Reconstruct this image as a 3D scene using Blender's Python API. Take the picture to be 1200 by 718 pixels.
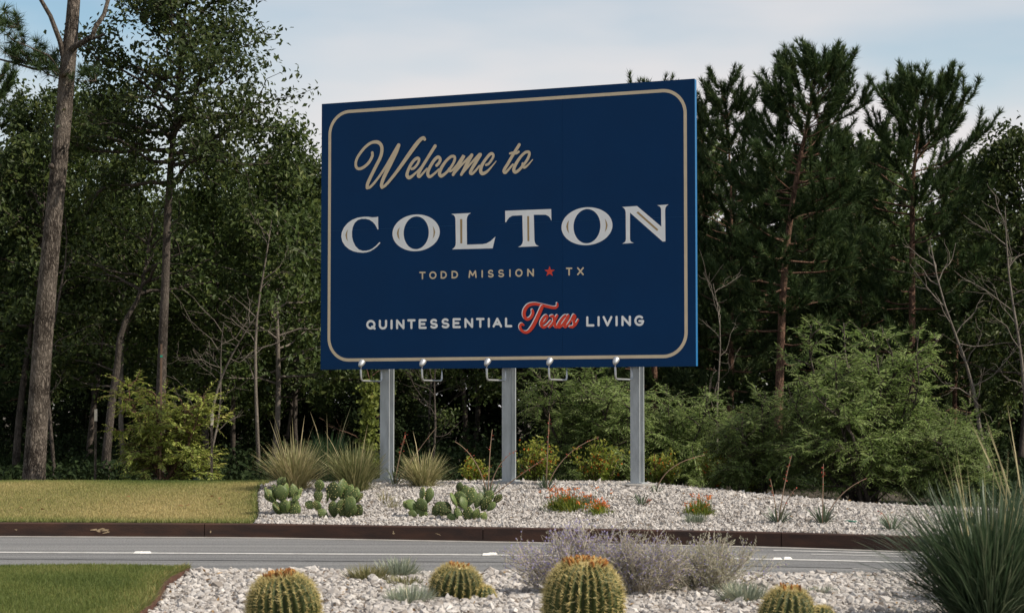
import bpy, math, random
import numpy as np
from mathutils import Vector, Matrix

# ------------------------------------------------------------------ camera, sky, sun, exposure
scene = bpy.context.scene
for o in list(bpy.data.objects):
    bpy.data.objects.remove(o)
COL = scene.collection
R = math.radians

CAM_H, F_PX, PITCH = 1.39, 2400.0, math.atan(122.0 / 2400.0)
cam_data = bpy.data.cameras.new('camera')
cam_data.sensor_width = 36.0
cam_data.lens = 72.0
cam_data.clip_start = 0.1
cam_data.clip_end = 3000.0
cam_data.dof.use_dof = True
cam_data.dof.focus_distance = 26.5
cam_data.dof.aperture_fstop = 5.0
cam = bpy.data.objects.new('camera', cam_data)
COL.objects.link(cam)
cam.location = (0.0, 0.0, CAM_H)
cam.rotation_euler = (math.pi / 2 + PITCH, 0.0, 0.0)
scene.camera = cam

SUN_EL, SUN_DIR = 43.0, (0.944, -0.330)          # towards the sun, horizontally: from the right, a little in front
SUN_AZ = math.atan2(SUN_DIR[0], SUN_DIR[1])
world = bpy.data.worlds.new('World')
scene.world = world
world.use_nodes = True
wn, wl = world.node_tree.nodes, world.node_tree.links
wn.clear()
w_out = wn.new('ShaderNodeOutputWorld')
w_bg = wn.new('ShaderNodeBackground')
w_bg.inputs['Strength'].default_value = 0.115
sky = wn.new('ShaderNodeTexSky')
sky.sky_type = 'NISHITA'
sky.sun_disc = False
sky.sun_elevation = R(SUN_EL)
sky.sun_rotation = SUN_AZ
sky.air_density = 1.0
sky.dust_density = 0.4
sky.ozone_density = 0.35
w_tc = wn.new('ShaderNodeTexCoord')
w_map = wn.new('ShaderNodeMapping')
w_map.inputs['Scale'].default_value = (1.0, 1.0, 3.6)
w_map.inputs['Location'].default_value = (3.7936, 3.7576, 0.2025)
w_n1 = wn.new('ShaderNodeTexNoise')
w_n1.inputs['Scale'].default_value = 2.6
w_n1.inputs['Detail'].default_value = 5.0
w_n1.inputs['Roughness'].default_value = 0.44
w_ramp = wn.new('ShaderNodeValToRGB')
w_ramp.color_ramp.elements[0].position = 0.38
w_ramp.color_ramp.elements[0].color = (0, 0, 0, 1)
w_ramp.color_ramp.elements[1].position = 0.60
w_ramp.color_ramp.elements[1].color = (1, 1, 1, 1)
w_mix = wn.new('ShaderNodeMixRGB')
w_mix.inputs[2].default_value = (6.2, 5.95, 5.95, 1.0)
wl.new(w_tc.outputs['Generated'], w_map.inputs['Vector'])
wl.new(w_map.outputs['Vector'], w_n1.inputs['Vector'])
wl.new(w_n1.outputs['Fac'], w_ramp.inputs['Fac'])
wl.new(w_ramp.outputs['Color'], w_mix.inputs[0])
w_tint = wn.new('ShaderNodeMixRGB'); w_tint.blend_type = 'MULTIPLY'; w_tint.inputs[0].default_value = 1.0; w_tint.inputs[2].default_value = (0.98, 1.045, 0.99, 1.0)
wl.new(sky.outputs['Color'], w_tint.inputs[1])
wl.new(w_tint.outputs['Color'], w_mix.inputs[1])
wl.new(w_mix.outputs['Color'], w_bg.inputs['Color'])
wl.new(w_bg.outputs['Background'], w_out.inputs['Surface'])

sun_data = bpy.data.lights.new('sun', 'SUN')
sun_data.energy = 5.0
sun_data.angle = R(0.53)
sun_data.color = (1.0, 0.91, 0.78)
sun = bpy.data.objects.new('sun', sun_data)
COL.objects.link(sun)
sd = Vector((SUN_DIR[0] * math.cos(R(SUN_EL)), SUN_DIR[1] * math.cos(R(SUN_EL)), math.sin(R(SUN_EL))))
sun.rotation_euler = sd.to_track_quat('Z', 'Y').to_euler()
sun.location = (20, 0, 30)

scene.view_settings.view_transform = 'Standard'
scene.view_settings.look = 'None'
scene.view_settings.gamma = 1.0
scene.view_settings.use_curve_mapping = False
scene.view_settings.exposure = 0.17
scene.render.engine = 'CYCLES'
scene.cycles.max_bounces = 6
scene.cycles.diffuse_bounces = 3
scene.cycles.transmission_bounces = 4
scene.cycles.use_denoising = True

rng = np.random.default_rng(11)
random.seed(5)

# ------------------------------------------------------------------ measuring helpers (photograph of 1200 x 718 px)
def ray(px, py):
    r, u = (px - 600.0) / F_PX, -(py - 359.0) / F_PX
    c, s = math.cos(PITCH), math.sin(PITCH)
    return np.array([r, c - u * s, s + u * c])

def at(px, py, Y):
    d = ray(px, py)
    return np.array([0, 0, CAM_H]) + d * (Y / d[1])

# ------------------------------------------------------------------ mesh helpers
class MB:
    """collects vertices and faces (numpy) and links them as ONE mesh"""
    def __init__(self):
        self.v, self.q, self.t, self.tint, self.qm, self.tm, self.n = [], [], [], [], [], [], 0
    def add(self, V, quads=None, tris=None, tint=0.5, mat=0):
        V = np.asarray(V, dtype=np.float32).reshape(-1, 3)
        self.v.append(V)
        self.tint.append(np.broadcast_to(np.asarray(tint, dtype=np.float32), (len(V),)).copy())
        if quads is not None and len(quads):
            q = np.asarray(quads, dtype=np.int32).reshape(-1, 4)
            self.q.append(q + self.n); self.qm.append(np.full(len(q), mat, np.int32))
        if tris is not None and len(tris):
            t = np.asarray(tris, dtype=np.int32).reshape(-1, 3)
            self.t.append(t + self.n); self.tm.append(np.full(len(t), mat, np.int32))
        self.n += len(V)
        return self
    def mesh(self, name, mats, smooth=False):
        V = np.concatenate(self.v) if self.v else np.zeros((0, 3), np.float32)
        q = np.concatenate(self.q) if self.q else np.zeros((0, 4), np.int32)
        t = np.concatenate(self.t) if self.t else np.zeros((0, 3), np.int32)
        me = bpy.data.meshes.new(name)
        me.vertices.add(len(V)); me.vertices.foreach_set('co', V.ravel())
        loops = np.concatenate([q.ravel(), t.ravel()]).astype(np.int32)
        me.loops.add(len(loops)); me.loops.foreach_set('vertex_index', loops)
        np_ = len(q) + len(t)
        me.polygons.add(np_)
        start = np.concatenate([np.arange(len(q)) * 4, len(q) * 4 + np.arange(len(t)) * 3]).astype(np.int32)
        me.polygons.foreach_set('loop_start', start)
        for m in (mats if isinstance(mats, (list, tuple)) else [mats]):
            me.materials.append(m)
        mi = np.concatenate((self.qm + self.tm) or [np.zeros(0, np.int32)]).astype(np.int32)
        me.polygons.foreach_set('material_index', mi)
        me.polygons.foreach_set('use_smooth', np.full(np_, bool(smooth)))
        a = me.attributes.new('tint', 'FLOAT', 'POINT')
        a.data.foreach_set('value', np.concatenate(self.tint))
        me.update(calc_edges=True)
        return me
    def build(self, name, mats, parent=None, smooth=False):
        o = bpy.data.objects.new(name, self.mesh(name, mats, smooth))
        COL.objects.link(o)
        if parent is not None: o.parent = parent
        return o

def tag(o, label=None, cat=None, group=None, kind=None):
    if label: o['label'] = label
    if cat: o['category'] = cat
    if group: o['group'] = group
    if kind: o['kind'] = kind
    return o

def empty(name, loc, rz=0.0):
    o = bpy.data.objects.new(name, None)
    COL.objects.link(o)
    o.location = [float(c) for c in loc]
    o.rotation_euler = (0, 0, rz)
    o.empty_display_size = 0.2
    return o

def copy_tree(o, parent=None):
    c = o.copy(); COL.objects.link(c); c.parent = parent
    for ch in o.children:
        copy_tree(ch, c)
    return c

def unit(v):
    v = np.asarray(v, float)
    return v / np.maximum(np.linalg.norm(v, axis=-1, keepdims=True), 1e-9)

def tube(mb, pts, rad, sides=6, tint=0.5, mat=0, cap=False):
    P = np.asarray(pts, float); n = len(P)
    rad = np.broadcast_to(np.asarray(rad, float), (n,))
    T = np.empty_like(P); T[1:-1] = P[2:] - P[:-2]; T[0] = P[1] - P[0]; T[-1] = P[-1] - P[-2]
    T = unit(T)
    m = T.mean(0)
    ref = np.array([0, 0, 1.0]) if abs(m[2]) < 0.75 * np.linalg.norm(m) + 1e-9 else np.array([1.0, 0.13, 0])
    A = unit(np.cross(T, ref)); B = np.cross(T, A)
    ang = np.linspace(0, 2 * np.pi, sides, endpoint=False)
    V = P[:, None] + rad[:, None, None] * (np.cos(ang)[None, :, None] * A[:, None] + np.sin(ang)[None, :, None] * B[:, None])
    V = V.reshape(-1, 3)
    i, j = np.meshgrid(np.arange(n - 1), np.arange(sides), indexing='ij')
    j2 = (j + 1) % sides
    q = np.stack([i * sides + j, i * sides + j2, (i + 1) * sides + j2, (i + 1) * sides + j], -1).reshape(-1, 4)
    tr = None
    if cap:
        V = np.concatenate([V, P[:1], P[-1:]])
        k = np.arange(sides); k2 = (k + 1) % sides
        tr = np.concatenate([np.stack([k2, k, np.full(sides, n * sides)], -1),
                             np.stack([(n - 1) * sides + k, (n - 1) * sides + k2, np.full(sides, n * sides + 1)], -1)])
    mb.add(V, q, tr, tint, mat)

def box(mb, lo, hi, tint=0.5, mat=0):
    x0, y0, z0 = lo; x1, y1, z1 = hi
    V = [(x0, y0, z0), (x1, y0, z0), (x1, y1, z0), (x0, y1, z0), (x0, y0, z1), (x1, y0, z1), (x1, y1, z1), (x0, y1, z1)]
    mb.add(V, [(3, 2, 1, 0), (4, 5, 6, 7), (0, 1, 5, 4), (1, 2, 6, 5), (2, 3, 7, 6), (3, 0, 4, 7)], None, tint, mat)

def leaves(mb, C, axis, nrm, L, W, tint, mat=0, fold=0.25):
    """one diamond leaf (a folded quad) at each centre"""
    C = np.asarray(C, float); n = len(C)
    axis = unit(axis); side = unit(np.cross(axis, nrm)); up = np.cross(side, axis)
    L = np.broadcast_to(np.asarray(L, float), (n,))[:, None]; W = np.broadcast_to(np.asarray(W, float), (n,))[:, None]
    b = C - axis * L * 0.5
    mid = C - axis * L * 0.03 + up * W * fold
    V = np.stack([b, mid + side * W * 0.5, C + axis * L * 0.5, mid - side * W * 0.5], 1).reshape(-1, 3)
    mb.add(V, np.arange(4 * n).reshape(-1, 4), None, np.repeat(np.broadcast_to(tint, (n,)), 4), mat)

def needles(mb, base, axis, L, W, tint, mat=0):
    """one thin triangle per needle"""
    n = len(base)
    axis = unit(axis); side = unit(np.cross(axis, rng.normal(size=(n, 3))))
    L = np.broadcast_to(np.asarray(L, float), (n,))[:, None]; W = np.broadcast_to(np.asarray(W, float), (n,))[:, None]
    V = np.stack([base - side * W * 0.5, base + side * W * 0.5, base + axis * L], 1).reshape(-1, 3)
    mb.add(V, None, np.arange(3 * n).reshape(-1, 3), np.repeat(np.broadcast_to(tint, (n,)), 3), mat)

def blades(mb, base, az, lean, curve, L, W, tint, segs=4, mat=0, power=1.0):
    """arching grass blades: az heading, lean start angle from vertical, curve added towards the tip"""
    n = len(base)
    az, lean, curve, L, W = [np.broadcast_to(np.asarray(a, float), (n,)) for a in (az, lean, curve, L, W)]
    hx, hy = np.cos(az), np.sin(az)
    tw = az + np.pi / 2 + rng.normal(0, 0.5, n)
    side = np.stack([np.cos(tw), np.sin(tw), np.zeros(n)], -1)
    p = np.array(base, float); rows = []
    for k in range(segs + 1):
        s = k / segs
        w = W * (1 - 0.15 * s) * (1.0 if k < segs else 0.06) * (0.6 + 0.4 * min(1, s * 3))
        rows.append(p - side * w[:, None] * 0.5); rows.append(p + side * w[:, None] * 0.5)
        th = lean + curve * ((k + 0.5) / segs) ** power
        p = p + np.stack([np.sin(th) * hx, np.sin(th) * hy, np.cos(th)], -1) * (L / segs)[:, None]
    V = np.stack(rows, 1); m = 2 * (segs + 1)
    o = (np.arange(n) * m)[:, None]
    q = np.concatenate([np.stack([o[:, 0] + 2 * k, o[:, 0] + 2 * k + 1, o[:, 0] + 2 * k + 3, o[:, 0] + 2 * k + 2], -1) for k in range(segs)])
    mb.add(V.reshape(-1, 3), q, None, np.repeat(np.broadcast_to(tint, (n,)), m), mat)

# ------------------------------------------------------------------ materials
MATS = {}
def nodes_of(name):
    m = bpy.data.materials.new(name); m.use_nodes = True
    MATS[name] = m
    nt = m.node_tree; nt.nodes.clear()
    return m, nt.nodes, nt.links

def plain(name, col, rough=0.6, metal=0.0, spec=0.4, var=0.12, scale=8.0, bump=0.0, bscale=60.0, col2=None, contrast=(0.35, 0.65), detail=5.0, stretch=(1, 1, 1), rvar=0.0, speck=0.0):
    """principled paint or stone: base colour broken by object-space noise, fine relief as bump"""
    m, n, l = nodes_of(name)
    out = n.new('ShaderNodeOutputMaterial'); p = n.new('ShaderNodeBsdfPrincipled')
    p.inputs['Roughness'].default_value = rough; p.inputs['Metallic'].default_value = metal
    p.inputs['Specular IOR Level'].default_value = spec
    tc = n.new('ShaderNodeTexCoord'); mp = n.new('ShaderNodeMapping'); mp.inputs['Scale'].default_value = stretch
    l.new(tc.outputs['Object'], mp.inputs['Vector'])
    ns = n.new('ShaderNodeTexNoise'); ns.inputs['Scale'].default_value = scale; ns.inputs['Detail'].default_value = detail
    ns.inputs['Roughness'].default_value = 0.62
    l.new(mp.outputs['Vector'], ns.inputs['Vector'])
    rp = n.new('ShaderNodeValToRGB'); e = rp.color_ramp.elements
    e[0].position, e[1].position = contrast
    c2 = col2 if col2 else tuple(min(1, c * (1 + var)) for c in col)
    c1 = col if col2 else tuple(c * (1 - var) for c in col)
    e[0].color = (*c1, 1); e[1].color = (*c2, 1)
    l.new(ns.outputs['Fac'], rp.inputs['Fac'])
    if speck:
        sn = n.new('ShaderNodeTexNoise'); sn.inputs['Scale'].default_value = 55.0; sn.inputs['Detail'].default_value = 3.0; l.new(tc.outputs['Object'], sn.inputs['Vector'])
        sm = n.new('ShaderNodeMapRange'); sm.inputs['From Min'].default_value = 0.32; sm.inputs['From Max'].default_value = 0.68
        sm.inputs['To Min'].default_value = 1 - speck; sm.inputs['To Max'].default_value = 1 + speck
        hv = n.new('ShaderNodeHueSaturation'); l.new(sn.outputs['Fac'], sm.inputs['Value']); l.new(sm.outputs['Result'], hv.inputs['Value'])
        l.new(rp.outputs['Color'], hv.inputs['Color']); l.new(hv.outputs['Color'], p.inputs['Base Color'])
    else:
        l.new(rp.outputs['Color'], p.inputs['Base Color'])
    if rvar:
        mr = n.new('ShaderNodeMapRange'); mr.inputs['To Min'].default_value = rough - rvar; mr.inputs['To Max'].default_value = rough + rvar
        l.new(ns.outputs['Fac'], mr.inputs['Value']); l.new(mr.outputs['Result'], p.inputs['Roughness'])
    if bump:
        bn = n.new('ShaderNodeTexNoise'); bn.inputs['Scale'].default_value = bscale; bn.inputs['Detail'].default_value = 6
        l.new(mp.outputs['Vector'], bn.inputs['Vector'])
        b = n.new('ShaderNodeBump'); b.inputs['Strength'].default_value = bump; b.inputs['Distance'].default_value = 0.02
        l.new(bn.outputs['Fac'], b.inputs['Height']); l.new(b.outputs['Normal'], p.inputs['Normal'])
    l.new(p.outputs['BSDF'], out.inputs['Surface'])
    return m

def leafy(name, stops, trans=0.3, rough=0.55, objvar=0.25, gloss=0.06):
    """leaf: per-leaf tint through a colour ramp, lightness varied per plant, some light let through"""
    m, n, l = nodes_of(name)
    out = n.new('ShaderNodeOutputMaterial')
    at_ = n.new('ShaderNodeAttribute'); at_.attribute_name = 'tint'
    rp = n.new('ShaderNodeValToRGB'); el = rp.color_ramp.elements
    while len(el) < len(stops): el.new(0.5)
    for e, (pos, c) in zip(el, stops): e.position = pos; e.color = (*c, 1)
    l.new(at_.outputs['Fac'], rp.inputs['Fac'])
    oi = n.new('ShaderNodeObjectInfo')
    mr = n.new('ShaderNodeMapRange'); mr.inputs['To Min'].default_value = 1 - objvar; mr.inputs['To Max'].default_value = 1 + objvar
    l.new(oi.outputs['Random'], mr.inputs['Value'])
    hs = n.new('ShaderNodeHueSaturation')
    l.new(mr.outputs['Result'], hs.inputs['Value']); l.new(rp.outputs['Color'], hs.inputs['Color'])
    p = n.new('ShaderNodeBsdfPrincipled'); p.inputs['Roughness'].default_value = rough
    p.inputs['Specular IOR Level'].default_value = gloss * 5
    l.new(hs.outputs['Color'], p.inputs['Base Color'])
    t = n.new('ShaderNodeBsdfTranslucent'); l.new(hs.outputs['Color'], t.inputs['Color'])
    mx = n.new('ShaderNodeMixShader'); mx.inputs[0].default_value = trans
    l.new(p.outputs['BSDF'], mx.inputs[1]); l.new(t.outputs['BSDF'], mx.inputs[2])
    l.new(mx.outputs['Shader'], out.inputs['Surface'])
    return m

def bark(name, dark, light, scale=14.0, depth=1.0):
    m, n, l = nodes_of(name)
    out = n.new('ShaderNodeOutputMaterial'); p = n.new('ShaderNodeBsdfPrincipled'); p.inputs['Roughness'].default_value = 0.9
    p.inputs['Specular IOR Level'].default_value = 0.15
    tc = n.new('ShaderNodeTexCoord'); mp = n.new('ShaderNodeMapping'); mp.inputs['Scale'].default_value = (1, 1, 0.28)
    l.new(tc.outputs['Object'], mp.inputs['Vector'])
    vo = n.new('ShaderNodeTexVoronoi'); vo.inputs['Scale'].default_value = scale; vo.feature = 'DISTANCE_TO_EDGE'
    ns = n.new('ShaderNodeTexNoise'); ns.inputs['Scale'].default_value = scale * 1.3; ns.inputs['Detail'].default_value = 6
    ad = n.new('ShaderNodeVectorMath'); ad.operation = 'ADD'; sc = n.new('ShaderNodeVectorMath'); sc.operation = 'SCALE'; sc.inputs['Scale'].default_value = 0.12
    l.new(mp.outputs['Vector'], ns.inputs['Vector']); l.new(ns.outputs['Color'], sc.inputs[0])
    l.new(mp.outputs['Vector'], ad.inputs[0]); l.new(sc.outputs['Vector'], ad.inputs[1]); l.new(ad.outputs['Vector'], vo.inputs['Vector'])
    mu = n.new('ShaderNodeMath'); mu.operation = 'MULTIPLY_ADD'; mu.inputs[1].default_value = 1.6
    l.new(vo.outputs['Distance'], mu.inputs[0]); 
    ns2 = n.new('ShaderNodeTexNoise'); ns2.inputs['Scale'].default_value = 3.0; l.new(tc.outputs['Object'], ns2.inputs['Vector'])
    sb = n.new('ShaderNodeMath'); sb.operation = 'SUBTRACT'; sb.inputs[1].default_value = 0.45; l.new(ns2.outputs['Fac'], sb.inputs[0]); l.new(sb.outputs['Value'], mu.inputs[2])
    rp = n.new('ShaderNodeValToRGB'); e = rp.color_ramp.elements; e[0].position = 0.0; e[1].position = 0.5
    e[0].color = (*dark, 1); e[1].color = (*light, 1)
    l.new(mu.outputs['Value'], rp.inputs['Fac']); l.new(rp.outputs['Color'], p.inputs['Base Color'])
    b = n.new('ShaderNodeBump'); b.inputs['Strength'].default_value = 0.9; b.inputs['Distance'].default_value = 0.03 * depth
    l.new(mu.outputs['Value'], b.inputs['Height']); l.new(b.outputs['Normal'], p.inputs['Normal'])
    l.new(p.outputs['BSDF'], out.inputs['Surface'])
    return m

G = dict
M = {
 'forest_floor': plain('forest_floor', (0.03, 0.025, 0.017), 0.95, col2=(0.075, 0.056, 0.036), scale=6, bump=0.6, bscale=30),
 'asphalt': plain('asphalt', (0.15, 0.152, 0.155), 0.9, col2=(0.235, 0.233, 0.230), scale=1.3, bump=0.6, bscale=160, stretch=(0.10, 2.6, 1), detail=10, contrast=(0.36, 0.64), spec=0.2, speck=0.4),
 'tar': plain('tar', (0.07, 0.07, 0.072), 0.9, col2=(0.15, 0.15, 0.15), scale=4, detail=8),
 'concrete': plain('concrete', (0.30, 0.285, 0.265), 0.9, var=0.18, scale=5, bump=0.3, bscale=90),
 'paint_white': plain('paint_white', (0.30, 0.295, 0.28), 0.8, col2=(0.50, 0.49, 0.47), scale=7, contrast=(0.3, 0.55), detail=8),
 'bed_soil': plain('bed_soil', (0.11, 0.09, 0.075), 0.95, col2=(0.20, 0.175, 0.15), scale=18, bump=0.8, bscale=40),
 'lawn_soil': plain('lawn_soil', (0.13, 0.115, 0.045), 0.95, col2=(0.22, 0.175, 0.075), scale=2.5, bump=0.7, bscale=60),
 'corten': plain('corten', (0.026, 0.0135, 0.0105), 0.75, col2=(0.085, 0.036, 0.020), scale=3.2, bump=0.25, bscale=70, stretch=(0.6, 1, 2.2), contrast=(0.35, 0.8), detail=8),
 'scuff': plain('scuff', (0.42, 0.31, 0.19), 0.8, var=0.25, scale=40),
 'navy': plain('navy', (0.0012, 0.033, 0.110), 0.5, var=0.05, scale=1.2, spec=0.12, rvar=0.05),
 'navy_sunlit': plain('navy_sunlit', (0.005, 0.115, 0.29), 0.42, var=0.05, scale=3),  # lighter than the face: sun on the board's end put into its colour
 'gold': plain('gold', (0.68, 0.555, 0.385), 0.55, var=0.05, scale=5),
 'gold_deep': plain('gold_deep', (0.40, 0.27, 0.12), 0.55, var=0.05, scale=5),
 'offwhite': plain('offwhite', (0.88, 0.88, 0.87), 0.55, var=0.04, scale=4),
 'signred': plain('signred', (0.78, 0.055, 0.022), 0.5, var=0.05, scale=5),
 'galv': plain('galv', (0.36, 0.385, 0.40), 0.55, metal=0.15, spec=0.5, var=0.16, scale=14, stretch=(1, 1, 0.25), rvar=0.1),
 'chrome': plain('chrome', (0.50, 0.51, 0.52), 0.45, metal=0.7, var=0.08, scale=30),
 'lens': plain('lens', (0.75, 0.75, 0.72), 0.15, var=0.05),
 'stake': plain('stake', (0.12, 0.075, 0.05), 0.85, var=0.25, scale=9, stretch=(1, 1, 0.3)),
 'pale_cap': plain('pale_cap', (0.55, 0.5, 0.42), 0.7, var=0.1),
 'tie': plain('tie', (0.02, 0.24, 0.16), 0.6, var=0.1),
 'box_blue': plain('box_blue', (0.16, 0.22, 0.27), 0.6, var=0.15, scale=10),
 'bark_pine': bark('bark_pine', (0.026, 0.020, 0.016), (0.20, 0.168, 0.14), 22.0, 1.4),
 'bark_grey': bark('bark_grey', (0.035, 0.029, 0.024), (0.12, 0.10, 0.085), 26.0, 0.6),
 'bark_red': bark('bark_red', (0.06, 0.035, 0.025), (0.22, 0.13, 0.09), 22.0, 0.8),
 'bark_pale': bark('bark_pale', (0.10, 0.085, 0.07), (0.22, 0.19, 0.16), 30.0, 0.3),
 'leaf_oak': leafy('leaf_oak', [(0, (0.030, 0.050, 0.014)), (0.6, (0.062, 0.092, 0.024)), (1, (0.125, 0.150, 0.040))], 0.34, 0.5, 0.3, 0.04),
 'leaf_shade': leafy('leaf_shade', [(0, (0.012, 0.022, 0.008)), (1, (0.028, 0.044, 0.014))], 0.15, 0.7, 0.3, 0.02),  # darker than living leaves: shade of the deep wood put into the colour
 'leaf_pine': leafy('leaf_pine', [(0, (0.019, 0.036, 0.013)), (0.6, (0.044, 0.072, 0.025)), (1, (0.105, 0.135, 0.044))], 0.25, 0.55, 0.25, 0.03),
 'leaf_cypress': leafy('leaf_cypress', [(0, (0.12, 0.16, 0.03)), (0.7, (0.27, 0.31, 0.065)), (1, (0.44, 0.41, 0.11))], 0.4, 0.55, 0.2),
 'leaf_willow': leafy('leaf_willow', [(0, (0.11, 0.175, 0.045)), (0.6, (0.24, 0.32, 0.095)), (1, (0.40, 0.48, 0.19))], 0.5, 0.5, 0.15),
 'leaf_bells': leafy('leaf_bells', [(0, (0.08, 0.12, 0.018)), (0.6, (0.20, 0.25, 0.04)), (1, (0.38, 0.36, 0.07))], 0.48, 0.5, 0.2),
 'flower_orange': leafy('flower_orange', [(0, (0.55, 0.09, 0.02)), (1, (0.75, 0.24, 0.03))], 0.35, 0.5, 0.1),
 'flower_red': leafy('flower_red', [(0, (0.45, 0.06, 0.04)), (1, (0.62, 0.16, 0.11))], 0.3, 0.5, 0.1),
 'flower_violet': leafy('flower_violet', [(0, (0.26, 0.22, 0.48)), (1, (0.50, 0.45, 0.68))], 0.45, 0.6, 0.1),
 'sage_stem': leafy('sage_stem', [(0, (0.26, 0.21, 0.16)), (0.6, (0.50, 0.44, 0.35)), (1, (0.64, 0.58, 0.48))], 0.2, 0.8, 0.15),
 'sage_leaf': leafy('sage_leaf', [(0, (0.28, 0.28, 0.18)), (1, (0.56, 0.54, 0.42))], 0.45, 0.7, 0.15),
 'grass_tan': leafy('grass_tan', [(0, (0.12, 0.15, 0.05)), (0.5, (0.32, 0.30, 0.14)), (1, (0.56, 0.46, 0.27))], 0.3, 0.6, 0.12),
 'grass_green': leafy('grass_green', [(0, (0.035, 0.075, 0.03)), (0.6, (0.08, 0.135, 0.05)), (1, (0.22, 0.22, 0.10))], 0.3, 0.5, 0.12),
 'grass_blue': leafy('grass_blue', [(0, (0.028, 0.055, 0.028)), (0.6, (0.075, 0.12, 0.058)), (1, (0.19, 0.22, 0.13))], 0.25, 0.45, 0.1, 0.08),
 'fescue': leafy('fescue', [(0, (0.17, 0.20, 0.13)), (0.6, (0.32, 0.36, 0.28)), (1, (0.50, 0.46, 0.31))], 0.25, 0.6, 0.15),
 'fescue_olive': leafy('fescue_olive', [(0, (0.10, 0.105, 0.04)), (0.6, (0.21, 0.20, 0.085)), (1, (0.36, 0.30, 0.16))], 0.25, 0.6, 0.15),
 'yucca': leafy('yucca', [(0, (0.055, 0.085, 0.05)), (1, (0.16, 0.20, 0.125))], 0.15, 0.5, 0.15),
 'yucca_stalk': leafy('yucca_stalk', [(0, (0.20, 0.12, 0.08)), (1, (0.42, 0.30, 0.20))], 0.05, 0.7, 0.15),
 'lawn_blade': leafy('lawn_blade', [(0, (0.09, 0.135, 0.03)), (0.45, (0.23, 0.24, 0.075)), (1, (0.52, 0.41, 0.19))], 0.35, 0.6, 0.0),
 'lawn_near': leafy('lawn_near', [(0, (0.085, 0.12, 0.028)), (0.55, (0.16, 0.19, 0.05)), (1, (0.38, 0.30, 0.12))], 0.35, 0.6, 0.0),
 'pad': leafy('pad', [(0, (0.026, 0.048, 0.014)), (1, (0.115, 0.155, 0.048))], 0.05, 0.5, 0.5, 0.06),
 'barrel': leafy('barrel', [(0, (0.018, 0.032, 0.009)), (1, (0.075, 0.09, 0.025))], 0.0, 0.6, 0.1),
 'spine': leafy('spine', [(0, (0.42, 0.32, 0.11)), (1, (0.78, 0.67, 0.33))], 0.15, 0.5, 0.1),
 'wool': plain('wool', (0.52, 0.40, 0.19), 0.95, col2=(0.66, 0.55, 0.33), scale=40, bump=0.8, bscale=160),
 'dry_flower': leafy('dry_flower', [(0, (0.10, 0.035, 0.012)), (0.6, (0.34, 0.13, 0.03)), (1, (0.55, 0.30, 0.09))], 0.15, 0.8, 0.1),
 'stone': leafy('stone', [(0, (0.13, 0.105, 0.085)), (0.25, (0.33, 0.30, 0.275)), (1, (0.55, 0.52, 0.49))], 0.0, 0.85, 0.14, 0.03),
 'litter': leafy('litter', [(0, (0.13, 0.065, 0.03)), (1, (0.35, 0.22, 0.09))], 0.2, 0.8, 0.2),
 'marker': plain('marker', (0.72, 0.70, 0.66), 0.4, var=0.06),
 'rust_edge': plain('rust_edge', (0.05, 0.023, 0.015), 0.85, col2=(0.12, 0.05, 0.03), scale=9, bump=0.3),
 'pipe_green': plain('pipe_green', (0.02, 0.10, 0.07), 0.6, var=0.1),
}

# ------------------------------------------------------------------ the setting: terrain, road, kerb, beds, lawns
def smooth(t):
    t = np.clip(t, 0, 1); return t * t * (3 - 2 * t)

def curve(pts):
    P = np.array(pts, float); xs = np.linspace(P[0, 0], P[-1, 0], 1600)
    ys = np.interp(xs, P[:, 0], P[:, 1])
    k = np.ones(25) / 25
    yp = np.concatenate([np.full(12, ys[0]), ys, np.full(12, ys[-1])])
    return lambda x: np.interp(x, xs, np.convolve(yp, k, 'valid'))

KERB = curve([(-45, 23.3), (-5.7, 22.85), (-2.8, 22.62), (-0.37, 21.95), (2.55, 21.12), (4.0, 20.35), (6.5, 18.5), (10, 15.0), (20, 4)])
NEAR = curve([(-45, 18.2), (-2.78, 17.85), (2.2, 17.5), (3.4, 17.2), (6.0, 16.0), (10, 12.6), (20, 1.6)])
LINE = curve([(-45, 20.6), (-5, 20.22), (-0.17, 19.86), (2.45, 19.28), (3.5, 18.95), (6.2, 17.3), (10, 13.8), (20, 2.8)])

def H(x, y):
    """height of the ground beyond the road"""
    x, y = np.asarray(x, float), np.asarray(y, float)
    t = (y - KERB(x)) / 4.9
    amp = 0.27 * (1 - 0.72 * smooth((x - 1.2) / 4.0))
    z = 0.135 + amp * smooth(t)
    z = z - 0.16 * smooth((y - 28.0) / 5.0) * (amp / 0.27)
    return z

def hit(px, py):
    """where the line of sight through a pixel meets the far ground"""
    d = ray(px, py); lo = None
    for Y in np.linspace(20.0, 45.0, 1200):
        p = np.array([0, 0, CAM_H]) + d * (Y / d[1])
        if p[1] > KERB(p[0]) and p[2] <= H(p[0], p[1]):
            return p
    return at(px, py, 30.0)

def near_hit(px, py, z=0.04):
    d = ray(px, py)
    return np.array([0, 0, CAM_H]) + d * ((z - CAM_H) / d[2])

def sheet(name, xs, rows, mat, zf, tint=0.5):
    """strip of quads: rows are functions y(x, k) sampled k = 0..1"""
    xs = np.asarray(xs); k = np.asarray(rows[2])
    y0, y1 = rows[0](xs), rows[1](xs)
    X = np.repeat(xs[:, None], len(k), 1); Y = y0[:, None] * (1 - k) + y1[:, None] * k
    Z = zf(X, Y)
    V = np.stack([X, Y, Z], -1).reshape(-1, 3); n, m = len(xs), len(k)
    i, j = np.meshgrid(np.arange(n - 1), np.arange(m - 1), indexing='ij')
    q = np.stack([i * m + j, (i + 1) * m + j, (i + 1) * m + j + 1, i * m + j + 1], -1).reshape(-1, 4)
    return MB().add(V, q, None, tint).build(name, mat, smooth=True)

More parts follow.
